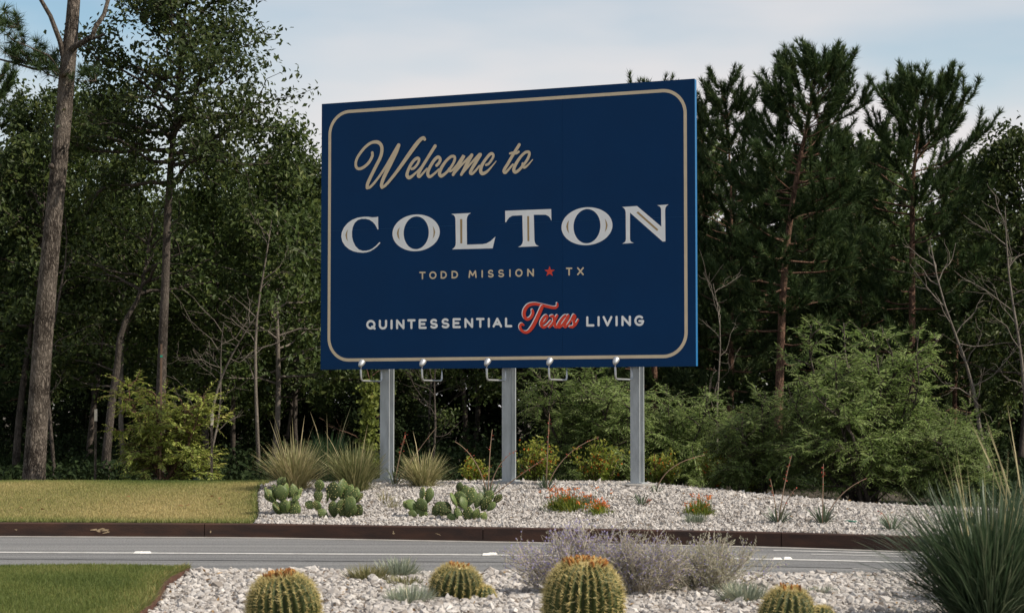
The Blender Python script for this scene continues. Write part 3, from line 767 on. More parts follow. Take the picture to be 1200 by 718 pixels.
# COLTON: wide flared capitals with a gold inline
def ell(cx, cy, rx, ry, sh=0.0, n=56):
    a = np.linspace(0, 2 * np.pi, n, endpoint=False)
    return [(cx + rx * math.cos(k), cy + ry * math.sin(k) - sh * rx * math.cos(k)) for k in a]
z4, z5, z6 = zoomed(395, 240, 9.231), zoomed(520, 235, 8.571), zoomed(650, 235, 8.571)
capitals = [
 (z4, [(445, 128), (425, 134), (380, 136), (340, 130), (290, 130), (220, 140), (165, 163), (115, 198), (75, 245), (52, 297), (46, 345), (58, 398), (88, 445), (130, 480), (175, 502), (225, 514), (280, 518), (320, 514), (360, 502), (400, 478), (435, 450), (468, 415), (466, 408), (459, 404), (420, 445), (385, 472), (350, 489), (315, 497), (280, 498), (235, 482), (200, 447), (176, 398), (163, 345), (162, 290), (172, 238), (192, 195), (225, 165), (265, 152), (310, 152), (350, 162), (385, 185), (412, 215), (440, 268), (448, 264), (445, 200)],
  [[(120, 265), (100, 298), (92, 328), (100, 365), (120, 398), (111, 362), (108, 328), (111, 298)]]),
 (z4, (ell(856, 303, 256, 198, 0.04), ell(857, 303, 136, 177, 0.04)),
  [[(680, 240), (656, 275), (648, 310), (657, 350), (680, 382), (671, 345), (667, 310), (671, 275)], [(1035, 225), (1054, 262), (1062, 298), (1054, 335), (1035, 368), (1043, 332), (1046, 298), (1043, 262)]]),
 (z5, [(78, 135), (275, 125), (250, 142), (236, 165), (232, 195), (234, 443), (390, 438), (430, 430), (470, 408), (520, 362), (492, 480), (85, 490), (108, 470), (119, 450), (122, 425), (118, 185), (112, 160), (100, 146)], [[(165, 187), (187, 187), (187, 430), (168, 430)]]),
 (z5, [(618, 103), (1080, 86), (1082, 205), (1072, 180), (1055, 158), (1025, 143), (905, 143), (912, 400), (917, 425), (930, 445), (957, 458), (748, 467), (775, 452), (790, 432), (796, 405), (790, 148), (690, 153), (660, 170), (640, 195), (628, 217), (618, 217)], [[(839, 157), (858, 157), (860, 408), (842, 408)]]),
 (z6, (ell(325, 258, 256, 190, 0.045), ell(325, 258, 135, 172, 0.045)),
  [[(147, 195), (125, 228), (117, 262), (126, 300), (147, 332), (139, 298), (136, 262), (139, 228)], [(505, 180), (524, 215), (532, 248), (524, 285), (505, 318), (512, 282), (516, 248), (512, 215)]]),
 (z6, [(680, 65), (828, 55), (1072, 262), (1069, 90), (1064, 70), (1052, 58), (1030, 48), (1145, 40), (1124, 55), (1113, 75), (1110, 100), (1113, 410), (1085, 412), (757, 122), (757, 385), (762, 405), (774, 418), (797, 426), (680, 433), (702, 420), (713, 405), (716, 385), (714, 118), (708, 94), (697, 78)], [[(822, 122), (838, 110), (1042, 292), (1030, 306)]]),
]
for fn, shape, gold in capitals:
    ink = Ink(0.0022)
    if isinstance(shape, tuple): ink.ring(fn(shape[0]), fn(shape[1]))
    else: ink.poly(fn(shape))
    o = ink.done('capital_letter', M['offwhite'], sign)
    for g in gold:
        ink = Ink(0.0036); ink.poly(fn(g)); ink.done('inline', M['gold_deep'], o)

# round geometric capitals for the two small lines
def arc(cx, cy, rx, ry, a0, a1, n=12):
    return [(cx + rx * math.cos(R(a)), cy + ry * math.sin(R(a))) for a in np.linspace(a0, a1, n)]
GLYPH = {
 'Q': [arc(.48, .52, .48, .48, 0, 360, 28), [(.66, .24), (1.0, .0)]], 'O': [arc(.5, .5, .5, .5, 0, 360, 28)],
 'U': [[(0, 1), (0, .42)] + arc(.5, .42, .5, .42, 180, 360)[1:-1] + [(1, .42), (1, 1)]], 'I': [[(.5, 0), (.5, 1)]],
 'N': [[(0, 0), (0, 1)], [(0, 1), (1, 0)], [(1, 0), (1, 1)]], 'T': [[(0, 1), (1, 1)], [(.5, 1), (.5, 0)]],
 'E': [[(1, 1), (0, 1)], [(0, 1), (0, 0)], [(0, 0), (1, 0)], [(0, .5), (.78, .5)]],
 'S': [arc(.5, .74, .42, .26, 35, 270, 14) + arc(.5, .24, .46, .24, 80, -150, 14)],
 'A': [[(0, 0), (.5, 1)], [(.5, 1), (1, 0)], [(.22, .3), (.78, .3)]], 'L': [[(0, 1), (0, 0)], [(0, 0), (1, 0)]],
 'V': [[(0, 1), (.5, 0)], [(.5, 0), (1, 1)]], 'G': [arc(.5, .5, .5, .5, 48, 318, 24) + [(.98, .45)], [(.98, .45), (.52, .45)]],
 'D': [[(0, 0), (0, 1)], [(0, 1), (.4, 1)] + arc(.4, .5, .6, .5, 85, -85, 14) + [(.4, 0), (0, 0)]],
 'M': [[(0, 0), (.1, 1)], [(.1, 1), (.5, .3)], [(.5, .3), (.9, 1)], [(.9, 1), (1, 0)]], 'X': [[(0, 0), (1, 1)], [(0, 1), (1, 0)]],
}
def small_caps(fn, spec, sw, mat):
    """spec: (character, left, right, top, bottom) in zoomed pixels"""
    for ch, xa, xb, ya, yb in spec:
        ink = Ink(0.0022); hw = sw / 2
        for st in GLYPH[ch]:
            P = [(xa + hw + (xb - xa - sw) * u if ch != 'I' else (xa + xb) / 2, yb - hw - (yb - ya - sw) * v) for u, v in st]
            W = fn([(0, 0), (sw, 0)]); w = abs(W[1, 0] - W[0, 0]) * 0.97
            ink.stroke(fn(P), w, samples=3, curve_=len(P) > 2)
        ink.done('small_letter', mat, sign)
def lerp_row(chars, xa0, xb0, t0, t1, b0, b1):
    out = []
    for ch, a, b in chars:
        k = ((a + b) / 2 - xa0) / (xb0 - xa0); out.append((ch, a, b, t0 + (t1 - t0) * k, b0 + (b1 - b0) * k))
    return out
q1 = [('Q', 112, 246), ('U', 288, 405), ('I', 452, 482), ('N', 530, 650), ('T', 688, 805), ('E', 848, 962), ('S', 1005, 1122)]
small_caps(zoomed(420, 365, 12), lerp_row(q1, 112, 1122, 119, 101, 254, 238), 30, M['offwhite'])
q2 = [('S', 85, 205), ('E', 245, 362), ('N', 412, 535), ('T', 575, 695), ('I', 740, 770), ('A', 808, 942), ('L', 982, 1085)]
small_caps(zoomed(510, 365, 12), lerp_row(q2, 85, 1085, 95, 83, 236, 218), 30, M['offwhite'])
q3 = [('L', 160, 290), ('I', 335, 373), ('V', 416, 570), ('I', 616, 654), ('N', 710, 860), ('G', 912, 1070)]
small_caps(zoomed(675, 360, 13.333), lerp_row(q3, 160, 1070, 141, 124, 300, 290), 35, M['offwhite'])
q4 = [('T', 65, 108), ('O', 132, 181), ('D', 208, 250), ('D', 281, 325), ('M', 395, 450), ('I', 480, 493), ('S', 523, 565), ('S', 592, 635), ('I', 667, 678), ('O', 708, 757), ('N', 788, 833), ('T', 1047, 1090), ('X', 1122, 1167)]
small_caps(zoomed(480, 305, 5.714), lerp_row(q4, 65, 1167, 77, 46, 127, 99), 9.5, M['gold'])
zs = zoomed(480, 305, 5.714)
P = []
for k in range(10):
    r_ = 37 if k % 2 == 0 else 14.5; a = R(-90 + 36 * k); P.append((938 + r_ * math.cos(a), 75 + r_ * math.sin(a)))
ink = Ink(0.0022); ink.poly(zs(P)); ink.done('star', M['signred'], sign)

# "Texas": red script over a pale offset
z7 = zoomed(600, 345, 13.056)
texas = [
 [([(698, 140), (696, 180), (660, 202), (610, 198), (540, 182), (440, 158), (345, 144), (260, 165), (205, 228), (188, 300), (206, 358), (246, 378), (294, 350), (324, 292), (318, 242)], [30, 36, 40, 42, 42, 42, 44, 50, 54, 54, 50, 44, 46, 46, 40]),
  ([(465, 190), (430, 272), (370, 402), (310, 508), (250, 570), (190, 574), (142, 535), (130, 485), (152, 452), (182, 466)], [52, 56, 58, 56, 46, 40, 42, 40, 36, 32])],
 [([(484, 440), (520, 400), (545, 345), (525, 326), (485, 362), (450, 430), (458, 482), (496, 500), (545, 468), (600, 405)], [34, 34, 36, 38, 42, 44, 44, 40, 34, 30])],
 [([(600, 335), (632, 332), (648, 380), (655, 440), (668, 490), (695, 495), (740, 445)], [36, 42, 46, 46, 42, 38, 30]), ([(578, 498), (620, 455), (670, 375), (698, 325)], [36, 40, 42, 36])],
 [([(862, 335), (815, 330), (760, 390), (715, 465), (722, 498), (768, 472), (825, 395), (868, 325)], [38, 40, 46, 46, 42, 38, 40, 42]), ([(868, 330), (835, 410), (806, 470), (820, 496), (862, 462), (905, 400)], [42, 42, 40, 38, 32, 28])],
 [([(890, 420), (925, 360), (952, 318), (970, 345), (945, 398), (960, 450), (938, 492), (895, 496)], [28, 32, 38, 38, 40, 42, 40, 34]), ([(938, 494), (985, 450), (1020, 388)], [36, 32, 26])],
]
hb = 0.0052
for letter in texas:
    back = Ink(hb - 0.003); front = Ink(hb); hb += 0.0006
    for pts, w in letter:
        w = [k * A2 * 0.97 for k in w]
        back.stroke(z7([(a - 13, b - 11) for a, b in pts]), w); front.stroke(z7(pts), w)
    o = front.done('script_letter', M['signred'], sign)
    back.done('letter_shadow', M['offwhite'], o)

# galvanised wide-flange posts and concrete footings
for px, py in ((447.3, 562), (590.6, 569), (741.5, 571)):
    x0 = board(px, 432)[0] - 0.005
    w, d, tf, tw = 0.127, 0.175, 0.020, 0.012
    wx = mid + EX * x0 + EN * -(TH + d / 2)
    zg = float(H(wx[0], wx[1])) - Z0
    mb = MB(); y0 = TH + 0.003; lo, hi = zg - 0.25, ZT - 0.35
    box(mb, (x0 - w / 2, y0, lo), (x0 + w / 2, y0 + tf, hi))
    box(mb, (x0 - tw / 2, y0 + tf, lo), (x0 + tw / 2, y0 + d - tf, hi - 0.002))
    box(mb, (x0 - w / 2, y0 + d - tf, lo), (x0 + w / 2, y0 + d, hi - 0.001))
    post = mb.build('post', M['galv'], sign)
    mb = MB(); a = np.linspace(0, 2 * np.pi, 25)[:-1]; yc = y0 + d / 2
    for (r0, zz) in ((0.225, zg - 0.3), (0.225, zg + 0.040), (0.21, zg + 0.052)): mb.add(np.stack([x0 + r0 * np.cos(a), yc + r0 * np.sin(a), np.full(24, zz)], -1))
    mb.add([[x0, yc, zg + 0.052]])
    k = np.arange(24); k2 = (k + 1) % 24
    f = np.concatenate([np.stack([k, k2, 24 + k2, 24 + k], -1), np.stack([24 + k, 24 + k2, 48 + k2, 48 + k], -1)])
    mb.add(np.zeros((0, 3)), None); mb.q.append(f.astype(np.int32)); mb.qm.append(np.zeros(len(f), np.int32)); mb.t.append(np.stack([48 + k, 48 + k2, np.full(24, 72)], -1).astype(np.int32)); mb.tm.append(np.zeros(24, np.int32))
    mb.build('footing', M['concrete'], post)
    mb = MB(); box(mb, (x0 - .105, yc - .125, zg + .0525), (x0 + .105, yc + .125, zg + .066)); mb.build('base_plate', M['galv'], post)

# back rails that carry the sheets
for zz in (ZB + 0.25, (ZB + ZT) / 2, ZT - 0.45):
    mb = MB(); box(mb, (-BW / 2 + 0.1, TH + 0.0012, zz - 0.03), (BW / 2 - 0.1, TH + 0.0028, zz + 0.03)); mb.build('back_rail', M['galv'], sign)

# five hooked lamp arms under the sign, each with a small bright metal lamp head turned to the face
for px in (446.0, 516.5, 591.2, 663.0, 739.5):
    x0 = board(px, 432)[0]; L_ = 0.60; dz = 0.165; r_ = 0.05
    pts = [(x0, 0.035, ZB + 0.06), (x0, 0.035, ZB - dz + r_)]
    for a in np.radians(np.linspace(0, 90, 6)[1:]): pts.append((x0, 0.035 - r_ + r_ * math.cos(a), ZB - dz + r_ - r_ * math.sin(a)))
    for a in np.radians(np.linspace(0, 80, 6)): pts.append((x0, 0.035 - L_ + r_ - r_ * math.sin(a), ZB - dz + r_ - r_ * math.cos(a)))
    pts.append((x0, 0.035 - L_ - 0.008, ZB - 0.02)); pts.append((x0, 0.035 - L_ - 0.004, ZB + 0.02))
    mb = MB(); tube(mb, pts, 0.0125, 10, cap=True); arm = mb.build('lamp_arm', M['chrome'], sign, smooth=True)
    c = np.array((x0, 0.035 - L_ + 0.004, ZB + 0.062)); ax = unit(np.array([0.05, 0.62, 0.62]))
    prof = [(-0.054, 0.012), (-0.050, 0.021), (-0.026, 0.032), (0.0, 0.039), (0.026, 0.042), (0.042, 0.042), (0.044, 0.037)]
    mb = MB(); tube(mb, [c + ax * a for a, b in prof], [b for a, b in prof], 16, cap=True); hd = mb.build('lamp_head', M['chrome'], arm, smooth=True)
    mb = MB(); tube(mb, [c + ax * 0.0445, c + ax * 0.047], [0.034, 0.032], 16, cap=True); mb.build('lens', M['lens'], arm)

# ------------------------------------------------------------------ trees and shrubs
def wob(p0, p1, n, amp, r):
    """a wavering line from p0 to p1"""
    s = np.linspace(0, 1, n)[:, None]; P = np.asarray(p0, float) * (1 - s) + np.asarray(p1, float) * s
    d = np.zeros((n, 3)); L = np.linalg.norm(np.asarray(p1) - np.asarray(p0))
    for k in (1, 2, 3):
        d += np.sin(s * np.pi * k) * r.normal(0, amp * L / k, 3)
    return P + d

def along(P, f):
    x = f * (len(P) - 1); i = int(min(len(P) - 2, max(0, math.floor(x)))); k = x - i
    return P[i] * (1 - k) + P[i + 1] * k, unit(P[i + 1] - P[i])

def broadleaf(seed, h, r0, crown0, spread, nb=26, leaf=0.085, per=15, leafmat='leaf_oak', barkmat='bark_grey', lean=(0, 0), sub=5, droop=0.0, top=0.35, clump=0.20, trunk=None, dense=1.0, skirt=0.0):
    """trunk, limbs and leaf clumps -> (wood mesh, leaf mesh). crown0: where limbs begin (share of the height)"""
    r = np.random.default_rng(seed); wood, lf = MB(), MB()
    T = wob((0, 0, -0.15), (lean[0], lean[1], h), 12, 0.018, r) if trunk is None else np.array(trunk, float)
    tr = r0 * (1 - np.linspace(0, 1, len(T)) ** 0.9 * 0.88); tr[0] *= 1.25
    tube(wood, T, tr, 10)
    cen = []
    for i in range(nb):
        f = crown0 + (0.985 - crown0) * (i + r.uniform(0, 1)) / nb
        p, t_ = along(T, f); g = (f - crown0) / (1 - crown0)
        env = (0.35 + 0.65 * math.sin(math.pi * min(1, (g + 0.18) / 1.05) ** 0.8)) * (1 - g) ** top
        L = spread * env * r.uniform(0.6, 1.15) + 0.25
        az = i * 2.4 + r.normal(0, 0.5); up = 0.15 + 0.75 * g + r.normal(0, 0.15) - droop
        d = unit(np.array([math.cos(az), math.sin(az), up])); e = p + d * L
        B = wob(p, e, 6, 0.05, r); B[:, 2] -= droop * 0.3 * L * np.linspace(0, 1, 6) ** 2
        rb = r0 * 0.42 * (1 - 0.6 * g) * min(1, L / spread + 0.3)
        tube(wood, B, np.linspace(rb, rb * 0.25, 6), 5)
        for j in range(sub):
            f2 = 0.25 + 0.75 * (j + r.uniform(0, 1)) / sub
            p2, t2 = along(B, min(0.999, f2)); d2 = unit(t2 + r.normal(0, 0.65, 3)); L2 = L * r.uniform(0.22, 0.45) + 0.12
            C = wob(p2, p2 + d2 * L2, 4, 0.06, r); tube(wood, C, np.linspace(rb * 0.32, rb * 0.1, 4), 3)
            m = max(2, int(L2 / 0.17))
            for k in range(m):
                cen.append(along(C, min(0.999, (k + 1) / m))[0])
    if skirt:
        for k in range(int(skirt)):
            a = r.uniform(0, 6.28); q_ = r.uniform(0.1, 1) * spread
            cen.append(np.array([math.cos(a) * q_, math.sin(a) * q_, r.uniform(0.3, crown0 * h)]))
    cen = np.array(cen)
    keep = r.random(len(cen)) < dense; cen = cen[keep]
    C = np.repeat(cen, per, 0); n = len(C)
    ct = np.repeat(r.normal(0, 0.16, len(cen)), per)
    C = C + r.normal(0, clump, (n, 3)) * np.array([1, 1, 0.7])
    ax = unit(r.normal(size=(n, 3)) + np.array([0, 0, -0.25])); out = unit(C * np.array([1, 1, 0.0])); nr = unit(r.normal(0, 0.42, (n, 3)) + np.array([0, 0, 0.9]) + out * 0.8)
    s = leaf * r.uniform(0.65, 1.3, n)
    leaves(lf, C, ax, nr, s, s * 0.55, np.clip(0.5 + ct + r.normal(0, 0.2, n), 0, 1))
    return wood.mesh('trunk', M[barkmat], True), lf.mesh('crown', M[leafmat])

def pine(seed, h, r0, crown0, spread, barkmat='bark_red', lean=(0, 0), per=24, needle=0.15, whorl=0.36, top_up=0.9, tw=7, ragged=0.25, trunk=None, nw=0.017):
    """straight stem, whorls of limbs that rise towards the top, needle brushes at every twig end"""
    r = np.random.default_rng(seed); wood, lf = MB(), MB()
    T = wob((0, 0, -0.15), (lean[0], lean[1], h), 14, 0.010, r) if trunk is None else np.array(trunk, float)
    tr = r0 * (1 - np.linspace(0, 1, len(T)) * 0.93); tr[0] *= 1.2
    tube(wood, T, tr, 9)
    bp, bd = [], []
    def brush(P, a, b, step):
        L = np.linalg.norm(np.diff(P, axis=0), axis=1).sum(); m = max(1, int(L * (b - a) / step))
        for k in range(m):
            p, d = along(P, min(0.999, a + (b - a) * (k + 1) / m)); bp.append(p); bd.append(d)
    z = crown0 * h
    while z < h * 0.985:
        g = (z - crown0 * h) / (h * (1 - crown0)); nb = r.integers(3, 6); a0 = r.uniform(0, 6.28)
        for i in range(nb):
            p, _ = along(T, min(0.999, (z + r.normal(0, 0.08)) / h))
            env = min(1.0, 0.55 + 1.3 * g) * (1 - g) ** 0.8
            L = (spread * env) * r.uniform(1 - ragged * 1.6, 1 + ragged) + 0.22
            az = a0 + i * 6.283 / nb + r.normal(0, 0.25)
            up = -0.12 + 0.85 * g ** 1.5 * top_up + r.normal(0, 0.1)
            d = unit(np.array([math.cos(az), math.sin(az), up]))
            B = wob(p, p + d * L, 6, 0.03, r); B[:, 2] += 0.22 * L * np.linspace(0, 1, 6) ** 2
            rb = r0 * 0.26 * (1 - 0.55 * g) * min(1, 0.4 + L / spread)
            tube(wood, B, np.linspace(rb, rb * 0.3, 6), 4)
            brush(B, 0.5, 1.0, 0.065)
            for j in range(max(1, int(tw * L / spread + 1))):
                f2 = r.uniform(0.3, 0.92); p2, t2 = along(B, f2)
                sd_ = unit(np.cross(t2, [0, 0, 1])) * r.choice([-1, 1]); d2 = unit(t2 * 0.8 + sd_ * r.uniform(0.4, 1.0) + np.array([0, 0, r.uniform(-0.05, 0.45)]))
                L2 = L * r.uniform(0.18, 0.34) * (1.15 - f2) + r.uniform(0.14, 0.30)
                C = wob(p2, p2 + d2 * L2, 4, 0.04, r); C[:, 2] += 0.55 * L2 * np.linspace(0, 1, 4) ** 2
                tube(wood, C, np.linspace(rb * 0.35, rb * 0.16, 4), 3); brush(C, 0.2, 1.0, 0.055)
        z += whorl * r.uniform(0.7, 1.25) * (1 - 0.35 * g)
    lead = T[-3:]; brush(lead, 0.0, 1.0, 0.05)
    bp, bd = np.array(bp), np.array(bd)
    P = np.repeat(bp, per, 0); D = np.repeat(bd, per, 0); n = len(P)
    ax = unit(D * r.uniform(0.5, 1.3, (n, 1)) + r.normal(0, 0.42, (n, 3)) + np.array([0, 0, 0.12]))
    tint = np.clip(np.repeat(0.45 + r.normal(0, 0.18, len(bp)), per) + r.normal(0, 0.14, n), 0, 1)
    needles(lf, P, ax, needle * r.uniform(0.7, 1.2, n), nw, tint)
    return wood.mesh('trunk', M[barkmat], True), lf.mesh('crown', M['leaf_pine'])

def bare(seed, h, r0, lean, nb=9, barkmat='bark_pale', up=0.8, length=0.45, start=0.3, twig=4):
    r = np.random.default_rng(seed); wood, tw = MB(), MB()
    T = wob((0, 0, -0.1), (lean[0], lean[1], h), 10, 0.03, r); tube(wood, T, np.linspace(r0, r0 * 0.2, 10) * 0.8, 7)
    for i in range(nb):
        p, t_ = along(T, start + (0.97 - start) * (i + r.uniform(0, 1)) / nb)
        az = r.uniform(0, 6.28); d = unit(np.array([math.cos(az), math.sin(az) * 0.6, up + r.normal(0, 0.3)])); L = h * length * r.uniform(0.4, 1)
        B = wob(p, p + d * L, 6, 0.07, r); tube(tw, B, np.linspace(r0 * 0.22, r0 * 0.07, 6), 4)
        for j in range(twig):
            p2, t2 = along(B, r.uniform(0.25, 0.95)); d2 = unit(t2 + r.normal(0, 0.6, 3)); C = wob(p2, p2 + d2 * L * r.uniform(0.2, 0.5), 4, 0.08, r)
            tube(tw, C, np.linspace(r0 * 0.10, 0.002, 4), 3)
    return wood.mesh('trunk', M[barkmat], True), tw.mesh('branches', M[barkmat], True)

def tree(name, meshes, xy, label, cat='tree', group=None, rz=0.0, s=1.0, z=None, parts=('trunk', 'crown')):
    root = empty(name, (xy[0], xy[1], float(H(np.clip(xy[0], -44, 19), xy[1])) - 0.03 if z is None else z), rz)
    root.scale = (s, s, s)
    for nm, me in zip(parts, meshes):
        o = bpy.data.objects.new(nm, me); COL.objects.link(o); o.parent = root
    return tag(root, label, cat, group)

def X(px, Y): return (px - 600) / F_PX * Y
def zz(py, Y): return at(600, py, Y)[2]

# --- the tall old pine at the left, forking near the top of the picture
Y0 = 30.5; gx0 = X(41, Y0); zg = float(H(gx0, Y0)) - 0.03
def loc(px, py, Y=Y0, dy=0.0): return np.array([X(px, Y) - gx0, dy, zz(py, Y) - zg])
wood, lf = MB(), MB(); r = np.random.default_rng(3)
stem = np.array([loc(40, 590), loc(42, 545), loc(46, 470), loc(51, 380), loc(58, 290), loc(66, 200), loc(72, 130), loc(75, 85), loc(80, 30), loc(84, -30), loc(88, -130)])
tube(wood, stem, np.array([0.19, 0.165, 0.152, 0.145, 0.135, 0.125, 0.122, 0.12, 0.10, 0.09, 0.06]), 16)
limbs = [([loc(74, 82), loc(68, 50, dy=-.1), loc(58, 22, dy=-.2), loc(42, -6, dy=-.3), loc(20, -60, dy=-.3)], 0.050),
         ([loc(75, 62), loc(92, 54, dy=-.2), loc(108, 50, dy=-.3), loc(113, 36, dy=-.3), loc(124, 16, dy=-.2), loc(130, -20, dy=-.2), loc(134, -70)], 0.052),
         ([loc(108, 50, dy=-.3), loc(118, 49, dy=-.4), loc(127, 47, dy=-.5)], 0.026),
         ([loc(72, 84), loc(52, 78, dy=.2), loc(30, 77, dy=.3), loc(6, 69, dy=.4), loc(-30, 60, dy=.4)], 0.03),
         ([loc(71, 92), loc(60, 70, dy=-.3), loc(48, 66, dy=-.5), loc(25, 56, dy=-.5)], 0.018),
         ([loc(84, -20), loc(60, -60), loc(20, -90)], 0.04), ([loc(85, -20), loc(120, -60), loc(150, -110)], 0.04)]
for P, rr in limbs:
    P = np.array(P); s = np.linspace(0, len(P) - 1, 9); Pq = np.stack([np.interp(s, np.arange(len(P)), P[:, k]) for k in range(3)], -1)
    tube(wood, Pq, np.linspace(rr, rr * 0.45, 9), 6)
# burls and a broken limb stub
tube(wood, [loc(60, 196, dy=-.14), loc(62, 197, dy=-.2)], [0.05, 0.02], 7, cap=True)
tube(wood, [loc(71, 90, dy=-.1), loc(78, 87, dy=-.17), loc(83, 84, dy=-.2)], [0.05, 0.035, 0.018], 7, cap=True)
bp, bd = [], []
for px, py, n_, sp in ((12, 62, 12, 12), (30, 64, 18, 14), (48, 72, 14, 12), (60, 82, 8, 8), (4, 22, 12, 10), (10, 42, 6, 8), (95, 85, 10, 12)):
    for k in range(n_):
        a, b = r.normal(0, sp), r.normal(0, sp * 0.45); p = loc(px + a, py + b, dy=r.normal(0, 0.25)); bp.append(p); bd.append(unit(np.array([r.normal(0, .6), r.normal(0, .6), .5])))
        q0 = loc(px + a * 0.3 + 10, py + 10, dy=0.05); tube(wood, [q0, (q0 + p) / 2 + [0, 0, -.02], p], [0.009, 0.006, 0.004], 3)
P = np.repeat(np.array(bp), 60, 0); D = np.repeat(np.array(bd), 60, 0); n = len(P)
needles(lf, P, unit(D * 0.6 + r.normal(0, .6, (n, 3))), 0.18 * r.uniform(.7, 1.2, n), 0.011, np.clip(r.normal(.45, .18, n), 0, 1))
tree('pine_tree', (wood.mesh('trunk', M['bark_pine'], True), lf.mesh('crown', M['leaf_pine'])), (gx0, Y0), 'tall thick grey-barked pine trunk forking high, nearest the left edge', z=zg)

# --- slim oak beside it, its trunk bare below and crown against the sky
Y1 = 32.0; gx1 = X(188, Y1); z1g = float(H(gx1, Y1)) - 0.03
def loc1(px, py, dy=0.0): return np.array([X(px, Y1) - gx1, dy, zz(py, Y1) - z1g])
tr1 = [loc1(187, 585), loc1(188, 500), loc1(190, 420), loc1(193, 330), loc1(195, 250), loc1(199, 180), loc1(203, 145), loc1(207, 90), loc1(212, 40), loc1(216, -20), loc1(220, -60)]
ms = broadleaf(21, zz(-60, Y1) - z1g, 0.095, 0.44, 1.75, nb=54, leaf=0.098, per=24, sub=6, clump=0.15, trunk=tr1, dense=0.74, top=0.22)
tree('oak_tree', ms, (gx1, Y1), 'slim tall oak with open leafy crown against the sky, left of the sign', z=z1g)

# --- crooked leaning trunk between the two
Y2 = 33.0; gx2 = X(124, Y2); z2g = float(H(gx2, Y2)) - 0.03
tr2 = [np.array([X(a, Y2) - gx2, c, zz(b, Y2) - z2g]) for a, b, c in ((124, 585, 0), (126, 530, 0), (131, 470, .05), (136, 430, .1), (139, 395, .1), (147, 372, .1), (158, 352, .15), (164, 330, .2), (168, 290, .3), (175, 240, .4))]
ms = broadleaf(33, tr2[-1][2], 0.085, 0.7, 1.1, nb=14, trunk=tr2, leaf=0.085, per=13, dense=0.7)
tree('broadleaf_tree', ms, (gx2, Y2), 'crooked leaning brown trunk between the tall pine and the oak', z=z2g)

# --- the wood behind: a few leafy kinds, each copied tree its own object
kinds = [broadleaf(101, 7.0, 0.07, 0.28, 1.5, nb=38, leaf=0.125, per=20, sub=5, clump=0.17),
         broadleaf(102, 6.2, 0.06, 0.27, 1.45, nb=36, leaf=0.12, per=20, sub=5, clump=0.16, barkmat='bark_pale'),
         broadleaf(103, 8.0, 0.09, 0.38, 1.7, nb=40, leaf=0.125, per=20, sub=5, clump=0.17, lean=(0.4, 0.1)),
         broadleaf(104, 5.2, 0.05, 0.26, 1.25, nb=34, leaf=0.115, per=20, sub=5, clump=0.15),
         broadleaf(105, 3.2, 0.035, 0.06, 1.15, nb=30, leaf=0.12, per=20, sub=5, clump=0.18, leafmat='leaf_shade')]
pines = [pine(201, 8.6, 0.085, 0.22, 1.8), pine(202, 7.6, 0.075, 0.18, 1.8, tw=8), pine(203, 7.0, 0.07, 0.13, 1.7, ragged=0.32), pine(204, 8.2, 0.08, 0.26, 1.8, tw=8, ragged=0.3)]

def top_scale(px_top, Y, xy, h):
    return (zz(px_top, Y) - float(H(xy[0], xy[1]))) / h
HT = [7.0, 6.2, 8.0, 5.2, 3.2]; PH = [8.6, 7.6, 7.0, 8.2]

# leafy trees one can tell apart: (px, Y, top py, kind, turn, label)
named = [
 (20, 36, 112, 2, 0.4, 'dense leafy tree behind the thick pine trunk, crown below the sky'),
 (104, 38, 118, 0, 2.0, 'leafy tree with round pale crown between thick pine and oak'),
 (150, 35, 190, 1, 1.0, 'leafy lower tree just left of the slim oak trunk'),
 (245, 36, 175, 0, 3.3, 'leafy tree filling the gap just right of the slim oak'),
 (318, 35, 152, 1, 4.0, 'slender leafy tree with pale stem beside the left edge of the sign'),
 (275, 40, 235, 2, 5.0, 'broad dark leafy tree right behind the slim oak crown'),
 (352, 38, 195, 3, 2.5, 'small leafy treetop touching the upper left edge of the sign'),
 (1192, 36, 160, 0, 1.2, 'leafy treetop at the far right edge of the picture'),
 (1140, 39, 250, 1, 0.3, 'lower leafy tree right of the rightmost bare pale trunk'),
]
for px, Y, tp, k, rt, lb in named:
    x = X(px, Y); tree('broadleaf_tree', kinds[k], (x, Y), lb, rz=rt, s=top_scale(tp, Y, (x, Y), HT[k]), group='leafy trees at the edge of the wood')

